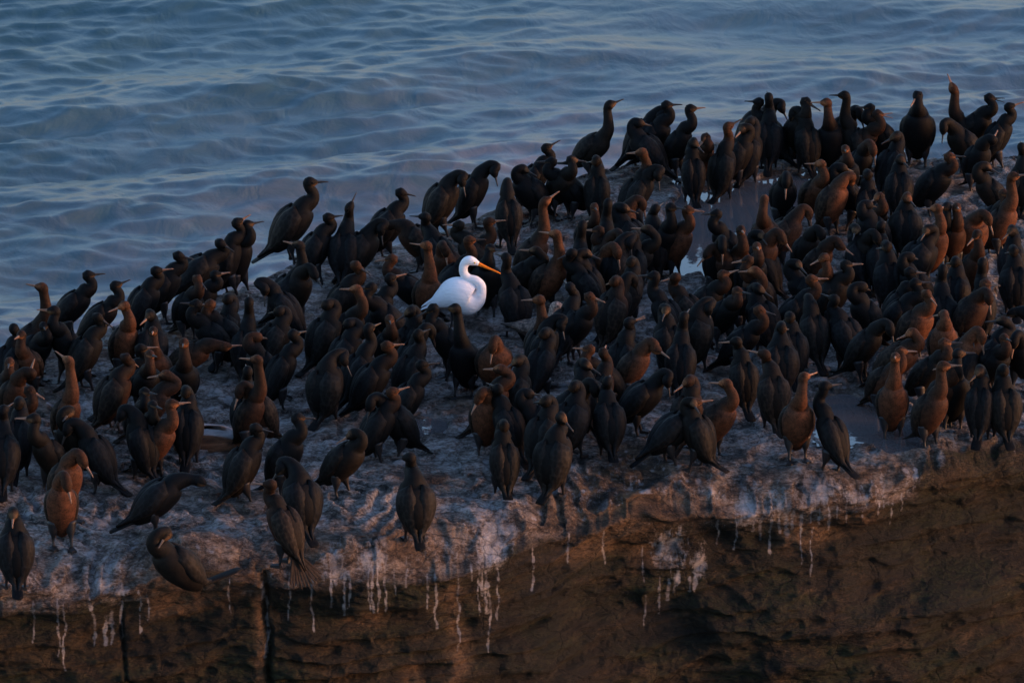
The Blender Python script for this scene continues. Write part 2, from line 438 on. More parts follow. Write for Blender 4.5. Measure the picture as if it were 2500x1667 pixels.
def build_rock():
    vis = 4.75
    xs = graded(-14, -vis, vis, 14, 0.0115, 1.22)
    nt, nf = 420, 215
    F = y_front(xs); B = y_back(xs)
    # back face, top, front face; rows run from the sea behind to the sea in front
    nb = 30
    rows = []
    tb = np.linspace(1, 0, nb, endpoint=False)
    t = np.linspace(0, 1, nt)
    Xb = np.repeat(xs[None], nb, 0)
    drop = (tb[:, None] ** 1.3) * 6.0
    Yb = B[None] + 0.1 + 0.12 * drop + 0.25 * fbm(Xb * 0.9, drop * 0.9, oct=4, seed=51) * np.minimum(1, drop)
    edge_b = top_z(xs, B)
    Zb = edge_b[None] - drop
    Yt = B[None] + (F - B)[None] * t[:, None]
    Xt = np.repeat(xs[None], nt, 0)
    Zt = top_z(Xt, Yt)
    s = np.concatenate([np.linspace(0.008, 2.0, nf - 25), 2.0 + np.linspace(0.05, 1, 25) ** 1.5 * 4.5])
    S = np.repeat(s[:, None], len(xs), 1)
    Xf = np.repeat(xs[None], nf, 0)
    edge_f = top_z(xs, F)
    # face: small overhang under the lip, bulges and pits, then a slow slope outward
    low = fbm(Xf * 0.9, S * 1.1, oct=3, seed=71)
    mid = 0.6 * fbm(Xf * 2.6, S * 3.8, oct=6, seed=72) + 0.85 * fbm(Xf * 0.8, S * 5.0, oct=5, seed=75)
    pit = fbm(Xf * 3.6, S * 9.0, oct=4, seed=73, ridged=True)
    under = (0.14 + 0.16 * sstep(0.3, 1.6, Xf)) * sstep(0.06, 0.40, S) * (0.5 + 0.5 * fbm(Xf * 0.4, S * 0.8, oct=2, seed=74))
    ramp_in = sstep(0.0, 0.12, S)
    out = 0.06 * sstep(0, 0.1, S) + 0.17 * low * ramp_in + 0.13 * mid * ramp_in + 0.045 * pit * ramp_in - under + 0.10 * S + 0.25 * sstep(0.75, 1.15, S + 0.25 * low) * sstep(-1.0, 1.2, Xf)
    # bedding: broken ledges that grow outwards and are undercut
    kb = S * 4.6 + 1.5 * fbm(Xf * 0.7, S * 1.3, oct=4, seed=78) + 0.25 * Xf
    fb = kb - np.floor(kb)
    saw = np.where(fb < 0.8, fb / 0.8, (1 - fb) / 0.2) - 0.5
    out = out + 0.085 * saw * ramp_in * np.clip(0.55 + 0.9 * fbm(Xf * 1.5, S * 2.2, oct=3, seed=79), 0.05, 1.2)
    crack = np.exp(-((Xf - lipx(642) - 0.05 * S + 0.02 * vnoise(S * 5, S * 0, seed=2)) / 0.025) ** 2) * sstep(0.0, 0.08, S)
    crack2 = np.exp(-((Xf - lipx(285) - 0.12 * S - 0.04 * vnoise(S * 4, S * 0 + 3, seed=4)) / 0.014) ** 2) * sstep(0.25, 0.4, S)
    seam = np.exp(-((S - 0.86 - 0.03 * vnoise(Xf * 2, Xf * 0, seed=6) + 0.10 * (Xf + 1.2)) / 0.022) ** 2) * sstep(0.3, 0.1, np.abs(Xf + 0.75) - 0.8)
    out = out - 0.10 * crack - 0.05 * crack2 - 0.06 * seam
    Yf = F[None] - out
    soft_e = np.convolve(np.pad(edge_f, 60, mode='edge'), np.ones(121) / 121.0, mode='valid')
    Zf = soft_e[None] + (edge_f - soft_e)[None] * np.exp(-S / 0.10) - S + 0.02 * mid * ramp_in
    X = np.concatenate([Xb, Xt, Xf]); Y = np.concatenate([Yb, Yt, Yf]); Z = np.concatenate([Zb, Zt, Zf])
    # attributes
    SF = np.concatenate([np.full_like(Xb, -9), -(Yt - F[None]) * 0.30, S])      # >0 below the lip, in picture-like metres above it
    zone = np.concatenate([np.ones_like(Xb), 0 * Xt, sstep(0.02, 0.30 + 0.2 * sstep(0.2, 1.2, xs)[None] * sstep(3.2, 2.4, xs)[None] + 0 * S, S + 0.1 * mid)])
    zone = np.where(X > lipx(2260), np.maximum(zone, sstep(-0.10, 0.04, SF) * sstep(lipx(2230), lipx(2330), X)), zone)
    wl_ = 0.17 + 0.36 * np.exp(-((X - 1.1) / 0.8) ** 2)
    lip = np.clip(1.9 * (1 - np.abs(SF) / wl_ + 0.5 * fbm(X * 2.4, SF * 3, oct=4, seed=97)), 0, 1) * (0.6 + 0.4 * np.exp(-((X - 0.9) / 0.9) ** 2))
    lip = np.maximum(lip, 0.75 * np.clip(1 - np.hypot((X - lipx(1000)) / 0.6, (SF + 0.38) / 0.14), 0, 1))
    lip = np.maximum(lip, 0.8 * np.clip(1 - np.hypot((X - lipx(470)) / 0.5, (SF + 0.02) / 0.2), 0, 1))
    g = np.zeros_like(X)
    wx = X + 0.05 * fbm(X * 6, SF * 6, oct=4, seed=91); ws = SF + 0.05 * fbm(X * 6 + 9, SF * 6, oct=4, seed=92)
    for (px, dy, rx, ry, a) in GUANO:
        d = ((wx - lipx(px)) / (rx / LIP_PPM)) ** 2 + ((ws - dy / LIP_PPM) / (ry / LIP_PPM)) ** 2
        g = np.maximum(g, a * np.exp(-d * 1.1))
    dr = np.zeros_like(X)
    for (px, st, ln, w) in DRIPS:
        xc = lipx(px) + 0.012 * vnoise(SF * 9, SF * 0 + px, seed=5) + 0.004 * vnoise(SF * 40, SF * 0 + px, seed=6)
        a0 = st / LIP_PPM; a1 = (st + ln) / LIP_PPM
        m_ = sstep(a0 - 0.03, a0 + 0.03, SF) * (1 - sstep(a1 - 0.02, a1 + 0.005, SF))
        ww = (0.58 * w / LIP_PPM) * (1 + 0.4 * vnoise(SF * 30, SF * 0 + px, seed=7))
        dr = np.maximum(dr, m_ * np.exp(-((X - xc) / ww) ** 2) * (0.75 + 0.3 * vnoise(SF * 22, SF * 0 + px, seed=8)))
    # splashes scattered over the top
    gt = np.zeros_like(Xt); dt = np.zeros_like(Xt)
    r = np.random.RandomState(12)
    wash = fbm(Xt * 1.2, Yt * 0.8, oct=5, seed=95)
    gt = np.maximum(gt, 0.30 * sstep(0.0, 0.30, wash))
    x0 = xs[0]
    for i in range(760):
        cx = r.uniform(-4.8, 4.8)
        yf, yb = float(np.interp(cx, xs, F)), float(np.interp(cx, xs, B))
        cy = yf + (yb - yf) * r.rand() ** 1.3
        rx = 0.014 + 0.045 * r.rand() ** 2.2; ry = rx * (0.7 + 1.6 * r.rand())
        j0, j1 = np.searchsorted(xs, [cx - 0.13, cx + 0.13])
        sub = np.s_[:, j0:j1]
        dy = (Yt[sub] - cy) / ry
        d = ((Xt[sub] - cx) / rx) ** 2 + dy ** 2
        dt[sub] = np.maximum(dt[sub], r.uniform(0.5, 1.1) * np.exp(-d))
    g[nb:nb + nt] = np.maximum(g[nb:nb + nt], gt)
    dr[nb:nb + nt] = np.maximum(dr[nb:nb + nt], dt)
    stv = np.zeros_like(X)
    for (px, st, ln, w) in STREAKS:
        a0 = st / LIP_PPM; a1 = (st + ln) / LIP_PPM
        m_ = sstep(a0 - 0.08, a0 + 0.08, ws) * (1 - sstep(a1 - 0.12, a1, ws))
        stv = np.maximum(stv, 0.75 * m_ * np.exp(-((wx - lipx(px) - 0.03 * vnoise(SF * 4, SF * 0 + px, seed=15)) / (w / LIP_PPM)) ** 2))
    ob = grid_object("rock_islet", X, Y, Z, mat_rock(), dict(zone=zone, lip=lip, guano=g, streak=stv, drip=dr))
    ob["kind"] = "structure"
    ob["label"] = "flat topped brown sea rock streaked with white guano"
    return ob

def build_puddles():
    m = mat_puddle()
    for group in PUDDLES:
        c = np.array([ground(px, py) for (px, py, rx, ry) in group])
        lo = np.array([ground(px - rx * 1.5, py + ry * 1.5) for (px, py, rx, ry) in group]).min(0)
        hi = np.array([ground(px + rx * 1.5, py - ry * 1.5) for (px, py, rx, ry) in group]).max(0)
        xs = np.arange(lo[0], hi[0], 0.03); ys = np.arange(lo[1], hi[1], 0.05)
        X, Y = np.meshgrid(xs, ys)
        msk = puddle_mask(X, Y)
        nn, mm = X.shape
        keep = np.zeros_like(msk, bool); keep[msk > 0.03] = True
        idx = -np.ones(nn * mm, int); used = []
        faces = []
        for i in range(nn - 1):
            for j in range(mm - 1):
                if keep[i, j] or keep[i + 1, j] or keep[i, j + 1] or keep[i + 1, j + 1]:
                    q = (i * mm + j, i * mm + j + 1, (i + 1) * mm + j + 1, (i + 1) * mm + j)
                    for a in q:
                        if idx[a] < 0:
                            idx[a] = len(used); used.append(a)
                    faces.append([int(idx[a]) for a in q])
        if not faces:
            continue
        V = np.stack([X.ravel()[used], Y.ravel()[used], np.full(len(used), PUD_Z)], -1)
        ob = make_mesh("puddle", V, faces, m)
        ob["kind"] = "structure"

build_sea()
build_rock()
build_puddles()

# ------------------------------------------------------------------ bird materials
def mat_feather(name, rough=0.7, spec=0.13, bump=0.5):
    m, n, l, p = new_mat(name)
    tc = n.new("ShaderNodeTexCoord").outputs['Object']
    col = attr_node(n, "Col").outputs['Color']
    a = noise_node(n, l, tc, 26.0, 5, 0.65, 0.4)
    b = noise_node(n, l, tc, 95.0, 3, 0.6)
    f = math_node(n, l, 'ADD', math_node(n, l, 'MULTIPLY', a, 0.6), math_node(n, l, 'MULTIPLY', b, 0.4))
    k = ramp(n, l, f, [(0.36, 0.35), (0.64, 1.7)])
    c = mix_col(n, l, 1.0, col, k, 'MULTIPLY')
    l.new(c, p.inputs['Base Color'])
    p.inputs['Roughness'].default_value = rough
    p.inputs['Specular IOR Level'].default_value = spec
    bm = n.new("ShaderNodeBump"); bm.inputs['Strength'].default_value = bump; bm.inputs['Distance'].default_value = 0.006
    l.new(f, bm.inputs['Height']); l.new(bm.outputs[0], p.inputs['Normal'])
    return m

def mat_wing(name):
    """folded wing: overlapping feathers with paler edges, laid out along the wing"""
    m, n, l, p = new_mat(name)
    col = attr_node(n, "Col").outputs['Color']
    u = attr_node(n, "along").outputs['Fac']; v = attr_node(n, "across").outputs['Fac']
    cx = n.new("ShaderNodeCombineXYZ")
    l.new(math_node(n, l, 'MULTIPLY', u, 13.0), cx.inputs[0]); l.new(math_node(n, l, 'MULTIPLY', v, 8.5), cx.inputs[1])
    vo = n.new("ShaderNodeTexVoronoi"); vo.inputs['Scale'].default_value = 1.0; vo.inputs['Randomness'].default_value = 0.6
    l.new(cx.outputs[0], vo.inputs['Vector'])
    e = ramp(n, l, vo.outputs['Distance'], [(0.20, 0.65), (0.50, 1.0), (0.70, 2.3)])
    tc = n.new("ShaderNodeTexCoord").outputs['Object']
    a = noise_node(n, l, tc, 40.0, 4, 0.6)
    k = math_node(n, l, 'MULTIPLY', e, ramp(n, l, a, [(0.3, 0.6), (0.7, 1.4)]))
    l.new(mix_col(n, l, 1.0, col, k, 'MULTIPLY'), p.inputs['Base Color'])
    p.inputs['Roughness'].default_value = 0.65
    p.inputs['Specular IOR Level'].default_value = 0.15
    bm = n.new("ShaderNodeBump"); bm.inputs['Strength'].default_value = 0.5; bm.inputs['Distance'].default_value = 0.006
    l.new(math_node(n, l, 'SUBTRACT', a, vo.outputs['Distance']), bm.inputs['Height']); l.new(bm.outputs[0], p.inputs['Normal'])
    return m

def mat_plain(name, c, rough=0.5, spec=0.4, var=0.3, scale=30.0):
    m, n, l, p = new_mat(name)
    tc = n.new("ShaderNodeTexCoord").outputs['Object']
    a = noise_node(n, l, tc, scale, 4, 0.6)
    lo = tuple(x * (1 - var) for x in c); hi = tuple(x * (1 + var) for x in c)
    l.new(ramp(n, l, a, [(0.3, lo), (0.7, hi)]), p.inputs['Base Color'])
    p.inputs['Roughness'].default_value = rough
    p.inputs['Specular IOR Level'].default_value = spec
    return m

M_FEATHER = mat_feather("cormorant_feather")
M_WING = mat_wing("cormorant_wing")
M_BILL_DARK = mat_plain("dark_bill", (0.030, 0.024, 0.022), 0.45)
M_BILL_PALE = mat_plain("pale_bill", (0.23, 0.125, 0.080), 0.5)
M_LEG = mat_plain("black_leg", (0.012, 0.011, 0.012), 0.5)

# tone: back, breast, head, wing, throat, bill
TONES = {
    'k': ((0.00245, 0.00254, 0.00294), (0.00284, 0.00284, 0.00318), (0.00245, 0.00254, 0.00313), (0.00313, 0.00313, 0.00343), (0.07200, 0.04032, 0.02016), M_BILL_DARK),
    'd': ((0.00378, 0.00332, 0.00302), (0.00857, 0.00605, 0.00428), (0.00393, 0.00332, 0.00302), (0.00554, 0.00474, 0.00403), (0.08640, 0.04752, 0.02448), M_BILL_DARK),
    'b': ((0.00702, 0.00460, 0.00326), (0.03648, 0.01466, 0.00742), (0.01635, 0.00733, 0.00396), (0.01067, 0.00705, 0.00485), (0.12096, 0.04795, 0.02074), M_BILL_PALE),
    'o': ((0.01045, 0.00648, 0.00423), (0.08515, 0.03136, 0.01470), (0.03690, 0.01482, 0.00684), (0.01457, 0.00913, 0.00585), (0.19354, 0.07452, 0.03168), M_BILL_PALE),
}

# neck shapes: offsets (forward, up) from the shoulder of three neck joints and of the head, then the pitch of the bill
NECKS = {
    'S': ([(.060, .038), (.074, .078), (.052, .112)], (.036, .140), 4),
    'M': ([(.052, .050), (.060, .108), (.036, .158)], (.040, .196), 5),
    'E': ([(.036, .072), (.036, .160), (.026, .240)], (.044, .282), 12),
    'R': ([(.066, .024), (.088, .054), (.064, .088)], (.050, .114), 2),
    'F': ([(.056, .018), (.092, .022), (.118, .020)], (.140, .012), -12),
    'D': ([(.042, .052), (.074, .088), (.112, .082)], (.130, .048), -72),
    'T': ([(.044, .040), (.052, .084), (.026, .108)], (-.016, .100), -22),
}
POSES = {'N': (58, .200, 'S'), 'U': (72, .205, 'S'), 'M': (64, .200, 'M'), 'E': (62, .200, 'E'), 'R': (56, .200, 'R'), 'H': (30, .175, 'F'),
         'D': (66, .205, 'D'), 'T': (62, .200, 'T'), 'S': (44, .135, 'T')}

def catmull(P, n):
    """P: control rows; returns rows sampled through them"""
    P = np.asarray(P, float)
    Q = np.vstack([2 * P[0] - P[1], P, 2 * P[-1] - P[-2]])
    out = []
    for i in range(len(P) - 1):
        p0, p1, p2, p3 = Q[i], Q[i + 1], Q[i + 2], Q[i + 3]
        for t in np.linspace(0, 1, n, endpoint=False):
            out.append(0.5 * (2 * p1 + (p2 - p0) * t + (2 * p0 - 5 * p1 + 4 * p2 - p3) * t * t + (3 * p1 - p0 - 3 * p2 + p3) * t ** 3))
    out.append(P[-1])
    return np.array(out)

_FACES = {}
def tube_faces(nr, ns):
    key = (nr, ns)
    if key not in _FACES:
        f = []
        for i in range(nr - 1):
            for j in range(ns):
                k = (j + 1) % ns
                f.append((i * ns + j, i * ns + k, (i + 1) * ns + k, (i + 1) * ns + j))
        a = nr * ns
        for j in range(ns):
            k = (j + 1) % ns
            f.append((a, k, j)); f.append((a + 1, (nr - 1) * ns + j, (nr - 1) * ns + k))
        _FACES[key] = f
    return _FACES[key]

def loft(path, w, d, ns=14, side=np.array([0., 1., 0.])):
    """closed tube of elliptical rings along a path. Returns vertices, and per ring the tangent, side and up vectors"""
    path = np.asarray(path, float); n = len(path)
    T = np.gradient(path, axis=0); T /= np.linalg.norm(T, axis=1)[:, None] + 1e-9
    S = np.zeros_like(T); s = side - T[0] * np.dot(side, T[0]); s /= np.linalg.norm(s) + 1e-9
    for i in range(n):
        s = s - T[i] * np.dot(s, T[i]); s /= np.linalg.norm(s) + 1e-9
        S[i] = s
    U = np.cross(T, S)
    a = np.linspace(0, 2 * math.pi, ns, endpoint=False)
    ring = path[:, None, :] + S[:, None, :] * (np.cos(a)[None, :, None] * np.asarray(w)[:, None, None]) + U[:, None, :] * (np.sin(a)[None, :, None] * np.asarray(d)[:, None, None])
    V = np.vstack([ring.reshape(-1, 3), path[0] - T[0] * 0.3 * w[0], path[-1] + T[-1] * 0.4 * w[-1]])
    return V, T, S, U, a

def rotz(v, a):
    c, s = math.cos(a), math.sin(a)
    v = np.asarray(v, float)
    return np.stack([v[..., 0] * c - v[..., 1] * s, v[..., 0] * s + v[..., 1] * c, v[..., 2]], -1)

def sphere(c, r, nu=8, nv=5):
    V = [(c[0], c[1], c[2] + r)]
    for i in range(1, nv):
        for j in range(nu):
            th = math.pi * i / nv; ph = 2 * math.pi * j / nu
            V.append((c[0] + r * math.sin(th) * math.cos(ph), c[1] + r * math.sin(th) * math.sin(ph), c[2] + r * math.cos(th)))
    V.append((c[0], c[1], c[2] - r))
    F = [(0, 1 + j, 1 + (j + 1) % nu) for j in range(nu)]
    for i in range(nv - 2):
        for j in range(nu):
            a = 1 + i * nu + j; b = 1 + i * nu + (j + 1) % nu
            F.append((a, a + nu, b + nu, b))
    e = len(V) - 1; o = 1 + (nv - 2) * nu
    F += [(e, o + (j + 1) % nu, o + j) for j in range(nu)]
    return V, F

_LEGS = {}
def leg_meshes(hipz, side, stride):
    """feathered thigh, bare shank and webbed foot; one pair of meshes per hip height"""
    key = (round(hipz, 2), side, round(stride, 3))
    if key in _LEGS:
        return _LEGS[key]
    y = side * 0.056
    fx = 0.035 + stride * side
    P = catmull([(0.0, y, hipz - 0.02), (0.012 + 0.3 * stride * side, y * 1.05, hipz * 0.52 + 0.012), (fx - 0.012, y * 1.1, 0.05), (fx, y * 1.1, 0.008)], 4)
    w = np.interp(np.linspace(0, 1, len(P)), [0, .35, .55, .75, 1], [.048, .032, .0125, .0095, .010])
    V, *_ = loft(P, w, w, 8)
    me = bpy.data.meshes.new("leg"); me.from_pydata(V.tolist(), [], tube_faces(len(P), 8)); me.materials.append(M_LEG)
    me.polygons.foreach_set("use_smooth", np.ones(len(me.polygons), bool))
    # foot: four toes joined by web
    toes = [(-0.030, side * -0.020), (0.052, -0.030), (0.074, 0.002), (0.060, 0.034)]
    c = np.array([fx, y * 1.1])
    V = []; F = []
    ring = [(-0.012, 0.010), (-0.012, -0.010), toes[1], (0.058, -0.014), toes[2], (0.060, 0.018), toes[3]]
    for z in (0.012, -0.012):
        for (tx, ty) in ring:
            zz = z if z < 0 else (0.012 if tx < 0 else 0.005)
            V.append((c[0] + tx, c[1] + ty, zz))
    nr = len(ring)
    F.append(list(range(nr))); F.append(list(range(2 * nr - 1, nr - 1, -1)))
    for i in range(nr):
        j = (i + 1) % nr
        F.append((i, i + nr, j + nr, j))
    mf = bpy.data.meshes.new("foot"); mf.from_pydata(V, [], F); mf.materials.append(M_LEG)
    _LEGS[key] = (me, mf)
    return me, mf

def link(name, me, parent):
    o = bpy.data.objects.new(name, me); COL.objects.link(o); o.parent = parent
    return o

def bill_mesh(base, d, up, mat, length=0.072, open_=0.0, hook=True, r0=0.0140):
    lat = np.cross(up, d)
    Vs, Fs = [], []
    for sgn in (1, -1):
        ang = RAD(open_) * (0.6 if sgn > 0 else -0.4)
        dd = d * math.cos(ang) + up * math.sin(ang)
        t = np.linspace(0, 1, 9)
        P = base + dd[None] * (t * length)[:, None] + up[None] * (sgn * 0.0042 * (1 - t * 0.75))[:, None]
        if sgn > 0 and hook:
            P[-1] = P[-2] + dd * length * 0.05 - up * 0.008
        r = np.interp(t, [0, .25, .6, .9, 1], [r0, r0 * .68, r0 * .46, r0 * .40, r0 * .2])
        if sgn < 0:
            r = r * 0.8
        V, *_ = loft(P, r * 0.8, r * 0.72, 8, lat)
        o = sum(len(v) for v in Vs)
        Vs.append(V); Fs += [tuple(o + i for i in f) for f in tube_faces(len(P), 8)]
    me = bpy.data.meshes.new("bill"); me.from_pydata(np.vstack(Vs).tolist(), [], Fs); me.materials.append(mat)
    me.polygons.foreach_set("use_smooth", np.ones(len(me.polygons), bool))
    return me

def build_cormorant(px, py, yaw, head, pose, tone, opt, label, rnd):
    lean, hipz, neck = POSES[pose]
    lean = opt['l'] + rnd.uniform(-3, 3) if 'l' in opt else lean + rnd.uniform(-10, 8)
    if 'h' in opt: hipz = opt['h']
    a = np.array([math.cos(RAD(lean)), 0, math.sin(RAD(lean))])
    nrm = np.array([-a[2], 0, a[0]])                      # towards the back
    hip = np.array([-0.020, 0, hipz])
    fat = rnd.uniform(0.80, 1.02) * opt.get('f', 1.0)
    joints, hd, bp = NECKS[neck]
    kx, kz = rnd.uniform(0.82, 1.22), rnd.uniform(0.86, 1.12)
    joints = [(j[0] * kx, j[1] * kz) for j in joints]; hd = (hd[0] * kx, hd[1] * kz)
    bp = opt.get('bp', bp + rnd.uniform(-6, 6))
    rel = RAD(((head - yaw + 180) % 360) - 180)
    S = hip + a * 0.245
    nk = opt.get('n', 1.0)
    def at(o, lat=0.0):
        return S + np.array([o[0], lat, o[1] * nk])
    lat = 0.030 * math.sin(rel) + rnd.uniform(-.014, .014)
    hdx, hdz = hd
    if neck == 'T':
        dvec = np.array([math.cos(rel) * math.cos(RAD(bp)), math.sin(rel) * math.cos(RAD(bp)), math.sin(RAD(bp))])
        H = at((hdx, hdz), 0.5 * lat)
    elif neck == 'D':
        dvec = np.array([math.cos(rel) * math.cos(RAD(bp)), math.sin(rel) * math.cos(RAD(bp)), math.sin(RAD(bp))])
        H = at((hdx * (0.55 + 0.45 * math.cos(rel)), hdz), 0.085 * math.sin(rel))
    else:
        dvec = np.array([math.cos(rel) * math.cos(RAD(bp)), math.sin(rel) * math.cos(RAD(bp)), math.sin(RAD(bp))])
        back = min(0.0, math.cos(rel)) * 0.03
        H = at((hdx + back, hdz), lat)
    P = [hip - a * .150 + nrm * .004, hip - a * .120, hip - a * .060 + nrm * .004, hip + a * .030 + nrm * .006, hip + a * .110 - nrm * .002, hip + a * .185 - nrm * .012, S]
    W = [.018, .056, .092, .117, .123, .108, .072]
    D = [.016, .050, .090, .115, .117, .101, .072]
    for k, j in enumerate(joints):
        P.append(at(j, lat * (0.15, 0.4, 0.75)[k] if neck != 'D' else 0.085 * math.sin(rel) * (0.1, 0.4, 0.8)[k]))
        W.append((.054, .0405, .0355)[k]); D.append((.056, .0425, .0375)[k])
    P += [H - dvec * 0.004, H + dvec * 0.027, H + dvec * 0.056]
    W += [.0385, .0325, .0140]; D += [.0430, .0335, .0145]
    R = np.column_stack([np.array(P), W, D])
    C = catmull(R, 4)
    path, w, d = C[:, :3], np.maximum(C[:, 3], .006) * 1.0, np.maximum(C[:, 4], .006)
    nb = 6 * 4 + 1
    w[:nb] *= fat; d[:nb] *= fat
    ns = 14
    V, T, Sd, U, ang = loft(path, w, d, ns)
    nr = len(path)
    # colour of every point: the back, the breast, the head and the pale throat patch
    back_c, breast_c, head_c, wing_c, throat_c, billm = [np.array(c) if isinstance(c, tuple) else c for c in TONES[tone]]
    if 'hb' in opt:
        head_c = np.array(TONES['o'][2]); throat_c = np.array(TONES['o'][4])
    if 'pb' in opt: billm = M_BILL_PALE
    jit = rnd.uniform(0.8, 1.25)
    ri = np.repeat(np.arange(nr), ns); ai = np.tile(np.sin(ang), nr)
    ventral = np.clip(0.5 - 0.9 * ai, 0, 1)
    # the up vector of the ring points to the back along the trunk
    sign = np.sign(np.dot(U[8], nrm)) or 1.0
    ventral = np.clip(0.5 - 0.9 * ai * sign, 0, 1)
    body_c = back_c[None] * (1 - ventral[:, None]) + breast_c[None] * ventral[:, None]
    hf = np.clip((ri - nb) / 12.0, 0, 1)[:, None]
    col = body_c * (1 - hf) + head_c[None] * hf
    low = np.clip((0.28 - ri / nr) / 0.18, 0, 1)[:, None]
    col = col * (1 - 0.55 * low)
    th = ((ri >= nr - 8) & (ai * sign < -0.2)).astype(float)[:, None] * np.clip((ri - (nr - 9)) / 4.0, 0, 1)[:, None]
    col = col * (1 - 0.85 * th) + throat_c[None] * 0.85 * th
    col = np.vstack([col, col[0], col[-1]]) * jit
    Vl = V.tolist(); F = list(tube_faces(nr, ns))
    # eyes
    latv = Sd[nr - 5]
    upv = np.cross(latv, dvec) ; upv /= np.linalg.norm(upv) + 1e-9
    if upv[2] < 0 and neck not in ('T',): upv = -upv
    for s in (1, -1):
        ev, ef = sphere(H + dvec * 0.022 + latv * s * 0.0295 + upv * 0.010, 0.0058, 6, 4)
        o = len(Vl); Vl += [list(map(float, q)) for q in ev]; F += [tuple(o + i for i in f) for f in ef]
        col = np.vstack([col, np.full((len(ev), 3), 0.006)])
    if 'crest' in opt:
        for q in range(9):
            b0 = H - dvec * 0.02 + upv * 0.026 + latv * rnd.uniform(-.014, .014) + dvec * rnd.uniform(-.02, .04)
            b1 = b0 + upv * rnd.uniform(.03, .055) + dvec * rnd.uniform(-.015, .03)
            tv, *_ = loft(np.array([b0, (b0 + b1) / 2, b1]), np.array([.0018, .0014, .0006]), np.array([.0018, .0014, .0006]), 5)
            o = len(Vl); Vl += tv.tolist(); F += [tuple(o + i for i in f) for f in tube_faces(3, 5)]
            col = np.vstack([col, np.full((len(tv), 3), 0.012)])
    # place it: the head goes where the photograph shows it, the feet on the rock below
    sc = opt.get('s', 0.95) * rnd.uniform(0.98, 1.02) * float(np.interp(py, [250, 800, 1250], [1.13, 1.13, 1.18]))
    ry = ray(px, py); yawr = RAD(yaw)
    hl = rotz(H, yawr) * sc
    gz = 0.0
    for it in range(14):
        t = (gz + hl[2] - CAM_H) / ry[2]
        foot = np.array([ry[0] * t, ry[1] * t]) - hl[:2]
        gz = ground_z(foot[0], foot[1])
        if it > 2 and foot[1] > float(y_back(np.array([foot[0]]))[0]) - 0.15 and sc < 1.2:
            hl = hl * 1.04; sc *= 1.04                   # a bigger bird: its feet reach the rim of the rock
    gz = max(gz, PUD_Z - 0.02)
    root = make_mesh("cormorant", Vl, F, M_FEATHER, colors=col.astype(np.float32))
    root.location = (foot[0], foot[1], gz - 0.004)
    root.rotation_euler = (0, 0, yawr)
    root.scale = (sc, sc, sc)
    root["label"] = label; root["category"] = "cormorant"; root["group"] = "cormorants crowded on the rock"
    # tail: a stiff flat wedge
    rump = hip - a * 0.125
    tl = opt.get('tl', 0.185)
    pit = min(RAD(lean * 0.92 + 6), math.asin(min(0.98, max(0.02, (rump[2] - 0.012) / tl))))
    if pose == 'H': pit = RAD(22)
    if 'tp' in opt: pit = RAD(opt['tp'])
    td = np.array([-math.cos(pit), 0, -math.sin(pit)])
    t = np.linspace(0, 1, 8)
    TP = rump[None] + td[None] * (t * tl)[:, None]
    fan = opt.get('fan', 1.0)
    tw = np.interp(t, [0, .3, .8, 1], [.030, .034, .040 * fan, .036 * fan]); tt = np.interp(t, [0, .3, 1], [.022, .012, .004])
    TV, *_ = loft(TP, tw, tt, 12)
    jag = np.array([rnd.uniform(-.012, .012) for _ in range(12)])
    TV[7 * 12:8 * 12] += td[None] * jag[:, None]
    tc = np.tile(back_c * (1.1 if fan < 1.5 else 2.2) * jit, (len(TV), 1))
    if fan > 1.5:
        Vs, Fs = [], []
        for q in range(11):
            an = RAD(-34 + 6.8 * q)
            fd = td * math.cos(an) + np.array([0, 1, 0]) * math.sin(an)
            b0 = rump + np.array([0, 0.030 * math.sin(an * 2), 0])
            ln = tl * (1 - 0.12 * abs(an)) * rnd.uniform(.94, 1.04)
            tt_ = np.linspace(0, 1, 6)
            FP = b0[None] + fd[None] * (tt_ * ln)[:, None] + np.cross(fd, [0, 1, 0])[None] * 0.003 * (q % 2)
            fv, *_ = loft(FP, np.interp(tt_, [0, .3, .85, 1], [.007, .010, .012, .004]), np.interp(tt_, [0, 1], [.006, .0015]), 8, np.cross(fd, np.cross(fd, [0, 1., 0])) * -1)
            o = sum(len(x) for x in Vs); Vs.append(fv); Fs += [tuple(o + i for i in f) for f in tube_faces(6, 8)]
        TV = np.vstack(Vs)
        make_mesh("tail", TV, Fs, M_FEATHER, root, colors=np.tile(back_c * 2.6, (len(TV), 1)))
    else:
        make_mesh("tail", TV, tube_faces(8, 12), M_FEATHER, root, colors=tc)
    # wings folded over the sides
    s_ = np.linspace(0, 1, 12)
    along = 0.215 - 0.47 * s_
